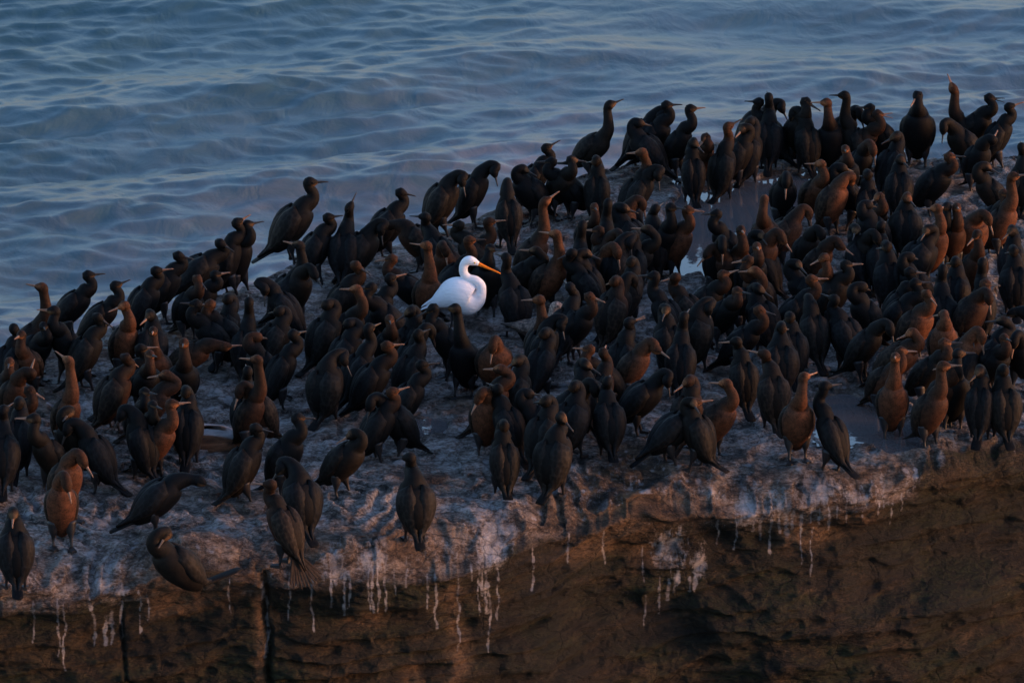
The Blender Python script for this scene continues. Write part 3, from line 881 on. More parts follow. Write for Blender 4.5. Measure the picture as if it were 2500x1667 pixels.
    for side in (1, -1):
        rows = []; uu = []; vv = []
        for i, q in enumerate(along):
            k = np.interp(q, [-.26, -.15, -.12, -.06, .03, .11, .185, .245], [.024, .032, .060, .098, .124, .125, .104, .072]) * fat
            kd = np.interp(q, [-.26, -.15, -.12, -.06, .03, .11, .185, .245], [.028, .034, .050, .090, .115, .117, .101, .072]) * fat
            c0 = hip + a * q + nrm * 0.004
            if q < -0.12:                              # tips lie over the root of the tail
                c0 = hip - a * 0.12 + (td * 0.7 - a * 0.3) * (-(q + 0.12)) + nrm * 0.008
            ss = s_[i]
            hi_ = 100 * min(1, (ss / 0.12 + 0.25)) * np.interp(ss, [0, .45, .75, 1], [1, 1.06, .80, .25])
            lo_ = np.interp(ss, [0, .2, 1], [26, 5, 3])
            hi_ = max(hi_, lo_ + 6)
            thk = np.interp(ss, [0, .08, .22, .5, .8, 1], [.002, .016, .022, .014, .011, .003])
            th_o = np.linspace(lo_, hi_, 7)
            for th_, out in [(x, 1) for x in th_o] + [(x, 0) for x in th_o[::-1]]:
                edge = min(abs(th_ - lo_), abs(th_ - hi_)) / max(1e-6, (hi_ - lo_) * 0.5)
                rr = (thk * min(1, 1.9 * edge) - 0.004 * (1 - min(1, 2 * edge)) if out else -0.014)
                rows.append(c0 + np.array([0, 1, 0]) * side * (k + rr) * math.sin(RAD(th_)) + nrm * (kd + rr) * math.cos(RAD(th_)))
                uu.append(ss); vv.append(th_ / 100.0)
        WV = np.vstack([np.array(rows), np.mean(rows[:14], 0), np.mean(rows[-14:], 0)])
        uu += [0, 1]; vv += [.5, .1]
        shade = 0.85 + 0.5 * np.array(uu)
        wc = wing_c[None] * jit * shade[:, None]
        make_mesh("wing", WV, tube_faces(12, 14), M_WING, root, attrs=dict(along=uu, across=vv), colors=wc)
    bm = bill_mesh(H + dvec * 0.050, dvec, upv, billm, rnd.uniform(.082, .096), opt.get('open', 0.0))
    link("bill", bm, root)
    if pose != 'S' and 'nolegs' not in opt:
        st = 0.02 * rnd.choice([-1, 0, 0, 1]) + opt.get('st', 0)
        for side in (1, -1):
            me, mf = leg_meshes(hipz, side, st)
            lg = link("leg", me, root)
            link("foot", mf, lg)
    return root

BIRDS = """
# west end by the sea
103 710 340 180 E b bp=14 n=1.05|brown cormorant with a tall thin neck, bill pointing out to sea at the far left
214 671 8 - N k l=52|black cormorant in profile on the seaward rim, next to the tall-necked brown bird
281 697 5 - N k bp=22 l=50|black cormorant by the sea with its dark bill raised, beside the lone profile bird
380 660 25 0 N k l=66 pb|black cormorant on the seaward rim with a pale bill touching its neighbour's neck
434 624 15 0 N k l=64 bp=-14|black cormorant on the seaward rim, bill drooping towards the ruffled crouching bird
34 801 60 90 N k|dark cormorant against the water at the left border, back of its head to us
52 817 250 - M b s=.9|brown-necked cormorant in front of the dark-backed bird at the photo's left edge
133 763 225 185 M k pb|black cormorant with pale bill pointing left, in front of the tall-necked brown bird
107 806 300 280 R k s=.9|hunched black cormorant with brown throat at the foot of the tall-necked brown bird
237 773 25 350 U d bp=-32|large dark cormorant in front of the lone profile bird, bill hanging down
304 735 300 205 M o bp=-14|ginger-chested cormorant with pale bill lowered, below the bird with raised dark bill
367 772 90 - T k pb|black cormorant asleep with hidden head, just below the seaward pair at the left
374 808 270 - M b s=.88|small brown-faced cormorant staring at the camera before the sleeping black bird
342 850 15 0 N d bp=5 pb|dark cormorant with level pale bill, below the ginger-chested bird
365 866 285 300 N k hb|black cormorant with orange cheek beside the level-billed bird
449 837 275 268 M k hb|black cormorant with a buff throat looking straight at the camera, behind the leaning ginger bird
306 880 35 20 N b bp=-40 l=62|brown cormorant with rounded nape bending down, between the large drooping-billed bird and the mottled crowd
168 878 300 150 E o bp=28|pale brown cormorant stretching its neck with bill lifted, lowest tall neck near the left side
23 884 270 - N k hb|black cormorant with buff chin facing the camera at the left border, second row
71 908 300 60 D b bp=55|brown cormorant scratching its chest with bill turned up, near the left border
71 952 330 345 N b bp=-25|brown cormorant with bill down, directly in front of the chest-scratching bird
8 1000 90 60 N k|black cormorant cut off by the left border, halfway down the flock
405 915 10 185 R b pb bp=-6|brown cormorant reaching a long pale bill over the broad black back
454 957 85 120 T k f=1.1|broad black back with hidden head standing right of the brown reaching bird
352 957 290 320 N k|black upright cormorant in front of the bending brown bird, head half turned
418 986 325 5 M o bp=5|slender pale-breasted brown cormorant in profile just left of the reddish slab
372 998 285 310 N d s=.9|dark streaky cormorant behind the slender pale-breasted bird
# front left
298 1011 130 190 D k bp=-62 l=74|black upright cormorant preening downwards beside the slender pale-breasted bird
84 1021 230 182 M d pb bp=2|dark cormorant with long level bill pointing left, standing on bare rock at the left
45 985 80 110 T k|black hump behind the level-billed dark bird at the left
170 1012 215 250 T d l=64 f=1.05|dark cormorant with head buried in its back, behind the two preening orange birds
166 1045 160 200 D k l=60|black cormorant with tail slanting right, pressed against the head-burying bird
201 1123 300 330 D o bp=-50|orange-brown cormorant preening, half hidden behind the front orange-fronted bird
163 1185 272 300 D o bp=-60 l=78 f=1.08|orange-fronted cormorant facing the camera and preening, on open rock at the lower left
485 1172 8 350 H k bp=-22 l=44 f=1.05|black cormorant crouching head-down with tail slanting to the rock, left foreground
405 1300 215 250 S d f=1.15 s=1.05 tp=-10 tl=.30|round dark cormorant squatting on the tan boulder with tail cocked up
33 1262 95 270 T k pb l=74 f=1.05|black cormorant at the lower left corner with pale bill laid on its back
623 1035 25 345 N d l=64 bp=-8|dark cormorant seen from behind on open rock, wide tail down, right of the reddish slab
725 1019 345 2 N k bp=-2 l=70|sleek greenish-black cormorant in profile standing alone right of the seen-from-behind bird
687 1140 112 190 D k l=72 bp=-55 f=1.1|large black cormorant preening its shoulder, back to us, above the fan-tailed brown bird
662 1225 140 182 N b l=62 bp=4 fan=2.4 tl=.25 tp=56|brown cormorant on the lip with a spread fan tail hanging over the cliff
1002 1164 100 180 U d bp=-2 l=76 f=1.05|dark cormorant alone at the lip with its back to us and bill to the left
863 1058 335 190 T d l=50 pb|ruffled dark cormorant preening on one leg, by itself left of the small middle puddle
# sea rim, centre left
537 591 15 335 R k l=42 bp=-24|ruffled black cormorant crouching on the seaward rim, bill tucked low
578 543 25 15 U k bp=28 pb|black cormorant on the seaward rim with a pink bill lifted across its neighbour
603 548 335 8 U k bp=10|black cormorant on the seaward rim with dark bill level, overlapping the pink-billed one
756 474 12 2 M d bp=2 l=56|tall dark cormorant in profile on the pale rock rim, long tail reaching the rock
800 530 20 0 N k|black cormorant squeezed between the tall profile bird and the crested one
853 502 80 30 U k bp=62 n=1.2 crest|crested black cormorant with wispy head plumes, bill up, against the sea
731 599 10 172 E k pb bp=14 l=60 f=1.08|big black cormorant with pink bill raised to the left, below the tall profile bird
766 660 325 310 D d bp=-40|dark cormorant with pale bill pointing down, behind the big raised-billed bird
868 646 5 340 N d hb bp=-30|brown-headed cormorant with bill down, left of the grey-backed preener
930 552 25 290 D d bp=-70 l=58 f=1.1|large grey-backed cormorant bending its neck to preen, below the crested bird
481 680 300 315 N k hb bp=-30|black cormorant with orange cheek in front of the ruffled crouching bird
524 670 350 5 R k pb bp=8 s=.88|black cormorant with short pale bill peeping out under the ruffled crouching bird
514 742 200 215 N k hb|black cormorant with golden chin, below the ruffled crouching bird
555 724 60 120 T k|black cormorant with back turned and head tucked, next to the golden-chinned one
608 736 85 95 M k f=.9|slim black cormorant seen from behind with its smooth dark head upright on pale rock
646 704 150 270 D k bp=-70 l=54|black cormorant with brown-scaled wings and pale bill straight down, beside the slim bird
797 744 40 120 T d l=64|cormorant with bluish head turned back over a lean brown-edged back, left of the egret
871 706 335 180 M d hb pb bp=2 l=56|dark cormorant with orange bill pointing left across its grey shoulder, behind the bluish head
480 742 190 - N k|black cormorant leaning left behind the leaning ginger bird's neighbours
# middle left
548 845 340 10 H o l=36 bp=2|leaning ginger-chested cormorant with body nearly level, above the broad black back
628 822 200 - T k hb|black cormorant with a pale face patch preening, under the scaled-wing bird
715 815 28 40 U k bp=0 l=66|large glossy black cormorant with an orange gape, on pale rock in the middle left
628 878 330 178 E b pb bp=6|brown cormorant with long curved neck and orange collar, bill to the left
605 905 90 100 U k s=.95|black cormorant back behind the orange-collared bird
585 955 200 230 D b bp=-62|brown-faced cormorant with pale bill pointing down at its chest, above the reddish slab
838 876 60 330 D d l=76 bp=-60 f=1.08|large upright dark cormorant preening its breast on bare rock, left of centre
901 800 40 50 M k l=60|black cormorant with plain dark nape behind the large breast-preening bird
850 790 30 110 T k|black cormorant with tucked head to the left of the plain dark nape
680 760 40 130 T d s=.92|dark brownish cormorant hidden behind the glossy bird with the orange gape
# around the egret, sea side
977 469 20 0 N k bp=-14 l=60|black cormorant in profile on the sea rim between the crested bird and the arched preeners
1127 440 20 300 D d bp=-62 l=66 f=1.08|large brown-black cormorant on the sea rim, neck arched over to preen
1206 425 15 300 D k bp=-62 l=64 f=1.08|large black cormorant on the sea rim beside the first arched preener
1240 452 100 80 D d bp=-60 l=72|dark cormorant with ruffled brown back in front of the second arched preener
1039 528 115 180 N k l=56 bp=3|small-headed black cormorant with bill to the left, above the egret towards the sea
1122 550 150 180 R d pb bp=0|dark cormorant with pale rounded nape and bill to the left, directly above the egret
1193 541 5 0 M b bp=6|brown-necked cormorant with dark bill level, above the egret's bill
1145 586 10 0 M k hb bp=4|black cormorant with brown face immediately behind the egret's head
951 543 165 185 H b l=48 bp=16|brown cormorant leaning diagonally with rough back feathers, left above the egret
1043 600 285 180 E o pb bp=8 s=.93|orange-breasted cormorant with long neck and pale bill, just left of the egret's back
1087 612 245 300 D b s=.9|brown cormorant curling its neck between the orange-breasted bird and the egret
958 631 185 180 N k hb pb bp=-8 l=46|black cormorant with reddish head and bill to the left, left of the orange-breasted bird
951 678 30 10 N k pb bp=12|black cormorant with short bill lifted, below the reddish-headed one
908 700 200 - N k s=.95|black cormorant with plain back between the grey shoulder and the short lifted bill
1196 606 270 320 U k f=1.1|pitch-black cormorant standing right behind the egret's bill
1236 628 118 130 M k l=66|blue-black upright cormorant with streaked back, touching the tip of the egret's bill
1308 612 340 180 R d pb bp=4 f=1.08|dark cormorant with arched neck and bill to the left, over the gull
1331 490 350 15 E o bp=34 l=64 n=1.15|ginger cormorant with extremely long stretched neck, bill raised, behind the egret
1357 572 320 172 E o pb bp=8 n=.9|golden-headed cormorant with bill to the left, right beside the long stretched neck
1397 616 160 190 N k bp=-22 l=58|black cormorant with hooked-over dark head, right above the gull
1277 412 200 - T k f=1.08|bulky black cormorant hunched near the sea below the raised bill
# top centre rim
1333 361 20 12 N k bp=27|black cormorant on the sea rim with bill raised diagonally, left end of the upper group
1348 394 195 183 N k s=.95 bp=0|black cormorant with small bill to the left, behind the hunched bulky bird
1394 389 300 0 N d bp=-8|dark cormorant with thin bill level over the sea, next to the diagonal bill
1489 254 335 12 E d bp=20 l=48 tp=4|tall cormorant on the skyline with snake-like neck and tail held out, against the sea
1456 382 90 130 T d l=72|dark headless-looking back below the snake-necked bird
1568 379 40 180 M d hb pb bp=-2|cormorant with golden head and pale bill to the left, dark wide back, below the rim
1612 290 25 270 D k bp=-66 l=52|black cormorant preening with pale chin showing, on the upper rim
1560 300 160 30 T k f=1.08|round black hump beside the rim preener
1626 256 355 0 N k bp=2 l=60|black cormorant with flat dark bill over the sea, behind the rim preener
1685 266 335 2 M k pb bp=4|black cormorant with thin pinkish bill and curved neck on the upper rim
1723 345 285 230 R b bp=-35|grey-brown young cormorant facing us at the edge of the upper puddle
1694 352 100 - T k l=74 f=.95|slim black cormorant with hidden head standing left of the grey-brown young bird
1777 311 60 25 M d hb bp=22 l=74|tall slender dark cormorant with orange bill lifted, standing before the upper puddle
1606 426 20 290 D d bp=-70 l=60|black cormorant with neck hooked down, beside the upper puddle's left shore
1451 506 290 280 N k hb s=.9|small black cormorant with a glowing orange face, amid the crowd below the golden head
1484 496 90 80 M k|black cormorant with straight neck seen from behind, amid the crowd below the golden head
1522 508 150 - T k|black hump without visible head between the straight neck and the brown hump
1568 498 0 - D b|brown hump with bent neck left of the upper puddle
1600 500 95 60 U k|black cormorant upright with back turned, right of the brown hump
1637 506 300 330 M k|black cormorant with lowered chin at the left shore of the upper puddle
1678 512 335 355 M o bp=-4 l=68|pinkish-breasted cormorant standing out against the upper puddle
1751 521 200 185 N k|black cormorant reflected in the upper puddle, bill to the left
1422 549 90 70 M k f=.95|black cormorant with neck upright just right of the golden head by the long stretched neck
1463 562 200 182 R b pb bp=2|brown cormorant with arched neck and bill to the left, below the glowing face
1581 560 355 180 N d pb bp=6|dark cormorant with orange bill to the left, below the brown hump
1517 582 300 - D b s=.92|brown bent-necked cormorant between the arched neck and the orange bill
1547 578 85 100 T k|black back below the orange bill with its head tucked
# centre
1507 616 285 310 D o|orange-chested cormorant preening in the thick of the flock, right of the hooked-over head
1537 592 60 300 D k|black cormorant leaning its dark neck over the orange-chested preener
1540 640 70 110 T d|smooth grey-brown back immediately right of the orange chest
1598 662 150 182 M k bp=0|black cormorant with small bill to the left and sloping back, centre right of the flock
1650 665 140 200 N b bp=-10|brown cormorant sloping away with a rusty wing, beside the small-billed black bird
1729 609 205 - D b bp=-45|brown cormorant with bill down in front of the pinkish-breasted one
1764 603 280 270 D k pb|black cormorant with pale bill held straight down, above the yawning heads in the centre right
1438 723 335 340 N k hb pb bp=-14|black cormorant with golden-brown crown and pale bill, right of the gull
1318 722 285 180 E b pb bp=-2 n=.85|brown cormorant with curved neck crossing in front of the gull
1499 690 60 120 T b f=1.08|grey-brown back turned to us, head hidden, right of the golden-brown crown
1547 690 30 - D k s=.95|black cormorant bending behind the grey-brown back
1369 792 25 300 D k l=72 bp=-60 f=1.08|large black cormorant hunched over to preen, in front of the gull
1328 815 60 120 T k|black cormorant with an orange eye-patch tucked against the large hunched preener
1440 852 200 183 N k pb hb bp=6|black cormorant with long orange bill to the left, right of the hunched preener
1473 860 60 80 N b l=56|reddish-brown speckled cormorant sloping away, brown nape towards us
1430 890 120 - T k|bluish-black ruffled head buried in feathers left of the speckled bird
1535 786 62 15 U k pb open=28 bp=14 l=74|black cormorant with pale bill gaping wide open, back to us
1601 850 335 320 D o bp=-20 f=1.05|orange-brown cormorant bending low with bill out, right of the gaping bird
1626 756 110 - T k l=70|black ruffled back upright behind the bending orange-brown bird
1670 772 90 70 M k|black cormorant with blue sheen on its thick neck, left of the tall hooked preener
1729 752 60 290 D d l=78 bp=-70 f=1.15|tallest dark cormorant with hooked neck and long back, centre right
1764 660 345 8 R d hb pb bp=16|cormorant with orange face and long bill lifted to the right, above the tall hooked preener
1682 930 60 - T b|brown rounded back at the tail of the tall hooked preener
1629 928 5 300 D k bp=-72 l=44|black cormorant in profile with body slanting and bill on its breast, on bare rock
1773 936 330 180 M o pb bp=4|orange cormorant with bright head and bill to the left, on bare rock near the lip
1694 982 12 8 R k pb hb bp=6 l=42|black cormorant in profile with S-bent neck and orange throat, above the tan lip
1452 951 330 310 D d bp=-76 l=52 f=1.08|plump cormorant with pale grey belly preening on bare rock
1401 944 60 120 T k f=1.1 l=66|broad black back behind the plump grey-bellied bird
1483 926 95 80 N k f=.92|narrow black cormorant behind the plump grey-bellied bird
1369 1060 65 325 N d bp=-38 l=76 f=1.06|large front cormorant with warm brown flank, back to us, bill angled down
1690 1010 150 - T d s=.9|dark cormorant half hidden behind the bright orange-headed bird
# below the egret
951 779 280 275 N k hb|black cormorant facing us with a glowing orange bill, left below the egret
943 843 12 5 N k hb pb bp=4|black cormorant in profile with orange gape, below the glowing-billed bird
1002 760 60 - T k|black hump just left of the egret's legs
1058 752 200 190 M k bp=-25 n=.9|black cormorant with curved neck and drooping bill in front of the egret's belly
1112 752 255 182 E k bp=3 n=.95 l=70 f=1.06|large black cormorant with straight neck, bill to the left, in front of the egret's legs
1020 815 60 45 N d|dark brown-winged cormorant with back turned, below the drooping bill
1053 810 30 - D k s=.95|black cormorant with bent neck between the brown-winged and the straight-necked birds
1028 897 30 5 N k bp=4 l=58|black cormorant with bluish bill level, leaning over the small middle puddle
956 956 15 12 N k hb pb bp=14 l=58|black cormorant with orange chin and lifted bill, left of the small middle puddle
905 985 200 230 D k f=1.05|black cormorant bending its head out of sight, left of the orange-chinned bird
1203 846 275 250 D o f=1.1|orange-brown cormorant with neck coiled on its chest, right of the large straight-necked bird
1222 901 10 182 N b pb bp=2 l=62|brown cormorant with scaly back looking over its shoulder, below the coiled neck
1216 945 120 130 N k l=58|black cormorant sloping away with dark neck, below the over-the-shoulder bird
1170 970 275 220 D o bp=-55 l=76|rusty cormorant preening with lowered head, front centre
1231 1040 100 90 T d l=76|dark upright cormorant with warm flank and tucked head, right of the rusty preener
1331 980 60 130 T d l=64 f=1.05|dark grey cormorant with smooth back and buried head, right of centre on pale rock
1265 880 60 - T d|dark back in the shadow right of the coiled orange neck
1290 960 190 - T k s=.92|black cormorant wedged behind the smooth grey back
# top right rim
1854 248 150 185 N k bp=4|black cormorant with blurred head on the far rim, left of two upright birds
1877 237 85 95 M k|black cormorant on the far rim with the back of its head to us
1907 262 20 320 D k bp=-55 l=44|black cormorant on the far rim with its arched neck reaching down
1966 240 290 335 N d bp=-25|brown-black cormorant on the far rim facing us with bill lowered
2019 244 262 185 M k hb pb bp=2 l=74|black cormorant on the far rim with glowing golden face, standing straight
2062 228 160 182 E d bp=2 n=.9|grey-bellied cormorant on the far rim with long blurred neck, bill to the left
2125 263 200 183 N k bp=4|black cormorant on the far rim with very thin bill to the left
2141 278 330 355 N b open=30 bp=-6|brown-chested cormorant on the far rim with dark bill open
1936 280 112 160 D d l=72|tall dark cormorant with tucked chin, back to us, beyond the upper puddle
2101 288 300 320 D d|brown-black cormorant with bowed head below the thin-billed one
1815 315 20 - T d pb f=1.05|round grey-bellied cormorant with buried head on the puddle's pale far shore
1830 300 60 130 T k|black cormorant behind the round grey-bellied bird
2005 400 300 182 M o pb bp=2|orange-necked cormorant with pink bill to the left, right shore of the upper puddle
2064 365 275 268 N k hb|black cormorant with pale face looking at us, below the far rim
2056 410 180 - T k|black preening cormorant with brown wing, below the pale-faced one
2078 432 330 40 D o f=1.18 l=70|very large ginger cormorant with bent bare neck and bulging breast, right of the upper puddle
1919 452 280 265 D k pb|black cormorant with pale bill on its chest, standing in the upper puddle
1866 487 262 80 M b hb|brown cormorant with black crown in front of the upper puddle
1809 557 290 280 M b s=.93|brown cormorant with pinkish neck facing us, at the near shore of the upper puddle
1974 520 10 - D o f=1.06|rusty cormorant bent double with drooping neck, below the very large ginger bird
2005 574 300 320 D d|dark cormorant with bent neck below the rusty doubled-up bird
1848 598 290 275 N k hb pb|black cormorant with orange face and chest stripe, facing us
1856 574 150 - T k|black hump right behind the orange-faced stripe-chested bird
1909 582 322 340 D b bp=-50|brown-breasted cormorant with head bowed, right of the stripe-chested bird
2013 628 292 195 M o pb bp=-24|orange-chested cormorant with pale bill drooping to the left, right of the big black dome
2050 595 330 340 D b bp=-30|brown cormorant with bill lowered behind the drooping-billed orange bird
2064 646 340 355 N d pb|dark cormorant with two pale bill streaks, right of the drooping-billed orange bird
1946 645 160 - T k f=1.18 l=48|big black dome of a hunched cormorant, right of centre
1979 672 5 0 N k hb pb bp=3|black cormorant with pale bill level, in front of the orange chest
1842 661 345 182 N k hb pb bp=-2|black cormorant with pale bill to the left, left of the big black dome
1828 634 200 185 N b pb bp=-8|brown cormorant with very long bill stretched to the left, above the pale-billed black one
1799 710 300 320 R k hb|black cormorant with rusty chin, chest curled, below the long stretched bill
1852 697 120 - T k l=60|black cormorant with sloping wing to the right, below the big dome
1852 756 345 352 N k hb bp=-14|black cormorant with orange chin patch and dark bill, under the sloping wing
1930 775 100 130 T k f=1.08 l=70|very wide black back with brown feather edges, right of the orange chin patch
1908 800 95 60 T k f=1.08 l=74|second ruffled black back overlapping the wide brown-edged back
1985 746 110 300 D d bp=-72 l=62|dark cormorant with grey nape and golden bill pointing down its back
2038 730 130 140 N k l=56|black cormorant sloping steeply with tail down, right of the golden downward bill
1799 832 100 182 N d pb bp=-4 l=72|dark cormorant with whitish bill to the left, narrow legs on pale rock
1868 864 105 175 R b pb bp=12 l=70|brown cormorant with hooked neck and pale bill, in front of the whitish bill
1962 920 280 40 M o l=74|cormorant with glowing orange front and dark head, beside the front puddle
2013 955 135 20 M k l=62 bp=2|black cormorant with back turned and tail spread, left of the front puddle
# right side
2186 876 275 265 E o l=76 n=.9|copper-coloured cormorant facing us at the front puddle, neck upright
2198 862 315 5 N o bp=-2 f=1.05|copper-chested cormorant with black head, immediately behind the upright copper bird
2173 803 345 310 D d|dark cormorant with arched brown neck above the copper pair
2227 812 330 195 R o pb bp=-18|cormorant with coiled pinkish neck and shining pale bill to the left
2262 708 320 310 N o bp=-30 f=1.05|cormorant with dark cap and knotted orange neck, above the shining pale bill
2304 767 272 - T o l=76|rusty brown cormorant facing us with head tucked away, right of the knotted neck
2304 833 330 0 N d hb bp=2|dark cormorant with short bill in front of the tucked rusty one
2339 862 275 0 M k bp=2 l=76|black cormorant with dark level bill, standing straight right of the thin front bird
2302 912 310 350 E b hb bp=6 n=.8 l=66|thin brown-black cormorant with orange throat on the lip, long legs showing
2316 884 300 - T b|brown back behind the thin orange-throated bird
2396 823 300 320 D o f=1.05|rusty cormorant hunched forward, right of the black level-billed one
2373 818 60 - T k s=.92|black head and back behind the hunched rusty bird
2451 904 105 90 T d l=74 f=1.08|big dark cormorant with its back to us and tail down on the lip, far right
2392 925 80 - T k l=70|black cormorant with hidden head, left of the big dark back at the lip
2451 833 300 290 N k hb|black cormorant with orange neck, above the big dark back at the lip
2476 842 255 230 D k pb|black cormorant with pale downward bill at the right border
2449 783 20 181 R k bp=-2|black cormorant with long slim bill to the left over the orange chest
2404 692 300 330 N o|orange-chested cormorant behind the long slim bill
2414 727 325 300 D b|brown cormorant with pinkish wing in front of the orange chest
2398 640 90 75 M k|black nape seen from behind, above the orange chest
2386 571 275 222 M b pb bp=-32|brown cormorant with pale drooping bill, right of the copper-breasted tall bird
2412 535 290 330 D o f=1.15|large rusty cormorant with wings loose and head down, above the drooping bill
2288 508 302 182 M o pb bp=-2 l=74 f=1.05|tall cormorant with smooth copper breast and long pale bill to the left
2312 504 262 230 M k pb s=.92|black cormorant with pale face just behind the tall copper breast
2336 506 290 275 M b hb s=.95|orange-edged cormorant facing us, right of the pale face
2214 492 90 - T d hb f=1.15|big round chestnut-black back below the far rim
2147 479 300 205 N b pb bp=-26|brown cormorant with pink bill slanting down to the left, beside the round chestnut back
2151 541 95 70 N k|black nape in front of the pink slanting bill
2141 582 300 320 D d|dark cormorant with bowed brown cheek, below the black nape
2263 552 30 - T k f=1.08|black hump directly left of the tall copper breast
2167 602 100 130 T k l=74 f=1.05|black upright back with pinkish edges, below the bowed brown cheek
2222 627 200 - T k|black hump in the shade below the other black hump
2220 657 5 0 N k pb bp=-4|black cormorant with pinkish bill level, lower left of the copper breast
2233 680 350 0 N k bp=2|black cormorant with dark bill level, under the pinkish level bill
2302 656 90 85 M k s=.95|black cormorant with thin upright neck, below the tall copper breast
2476 613 90 120 T k f=1.15 l=72|very large black back at the right border above the small puddle
2471 566 80 - T k|black hump above the very large back at the right border
2476 762 175 - H d l=36|dark cormorant with level back cut by the right border
2473 432 325 335 E o n=1.05 l=66|cormorant with long orange lit neck near the right border
2449 472 300 310 N k hb|black cormorant with brown cheek left of the long orange lit neck
2494 360 85 90 U d|dark upright cormorant cut by the right border near the sea
2241 232 272 240 U k s=1.05 pb bp=-26 l=78 f=1.05|black cormorant facing us on the far rim with pinkish bill tilted down
2327 216 205 140 E k hb pb bp=62 l=60|cormorant on the far rim with brown wing and bill pointed at the sky
2414 238 335 350 N k open=22 bp=-8|black cormorant on the far rim with bill slightly open, red-brown collar
2463 256 20 5 N k pb bp=18 l=66|black cormorant on the far rim with reddish bill lifted, last before the right border
2304 314 200 240 D d f=1.1 l=60|large grey-black cormorant preening below the sky-pointing bird
2420 345 300 60 D k pb bp=30|black cormorant with pale throat line, curled neck, below the open bill
2406 406 200 - T d f=1.05|dark cormorant with shaggy feathers and long tail, below the curled neck
2316 378 335 355 N k hb bp=2 f=1.05|black cormorant with orange cheek and level bill, below the large grey-black preener
2198 390 90 - T k f=1.08|round black back below the facing bird on the far rim
2186 332 60 - T k|black hump with rusty rump beside the open-billed brown chest
2131 366 295 300 D k hb|black cormorant with orange bill tucked down, below the open-billed brown chest
2120 427 100 120 T k l=72|black upright back to the right of the very large ginger bird
2120 500 200 - T k s=.95|black cormorant deep in the crowd right of the bulging ginger breast
2106 700 200 - T k|black hump between the sloping tail-down bird and the bowed brown cheek
2332 640 80 120 T k|black hump beneath the tall copper breast, towards the small puddle
1392 700 60 110 N k|black cormorant with its back turned, between the gull and the golden-brown crown
2090 560 110 - T k s=.95|black hump behind the dark bowed neck, right of the bulging ginger breast
1430 610 200 - T k s=.95|black hump beside the hooked-over dark head, above the golden-brown crown
"""

def build_birds():
    rnd = random.Random(11)
    n = 0
    for line in BIRDS.strip().splitlines():
        line = line.strip()
        if not line or line.startswith('#'):
            continue
        data, label = line.split('|')
        f = data.split()
        px, py, yaw = float(f[0]), float(f[1]), float(f[2])
        head = yaw if f[3] == '-' else float(f[3])
        pose, tone = f[4], f[5]
        if f[3] == '-' and pose == 'T':
            head = yaw + 180 + rnd.choice([-35, 35])
        opt = {}
        for o in f[6:]:
            if '=' in o:
                k, v = o.split('='); opt[k] = float(v)
            else:
                opt[o] = 1
        build_cormorant(px, py, yaw + rnd.uniform(-5, 5), head, pose, tone, opt, label.strip(), rnd)
        n += 1
    return n

# ------------------------------------------------------------------ the white egret
def mat_egret():
    m, n, l, p = new_mat("egret_plumage")
    tc = n.new("ShaderNodeTexCoord").outputs['Object']
    mp = n.new("ShaderNodeMapping"); l.new(tc, mp.inputs[0]); mp.inputs['Rotation'].default_value = (0, RAD(30), 0); mp.inputs['Scale'].default_value = (7, 46, 46)
    a = noise_node(n, l, mp.outputs[0], 1.0, 4, 0.6)
    l.new(ramp(n, l, a, [(0.3, (0.83, 0.83, 0.88)), (0.7, (0.92, 0.91, 0.94))]), p.inputs['Base Color'])
    p.inputs['Roughness'].default_value = 0.85
    p.inputs['Specular IOR Level'].default_value = 0.2
    b = n.new("ShaderNodeBump"); b.inputs['Strength'].default_value = 0.7; b.inputs['Distance'].default_value = 0.012
    l.new(a, b.inputs['Height']); l.new(b.outputs[0], p.inputs['Normal'])
    return m

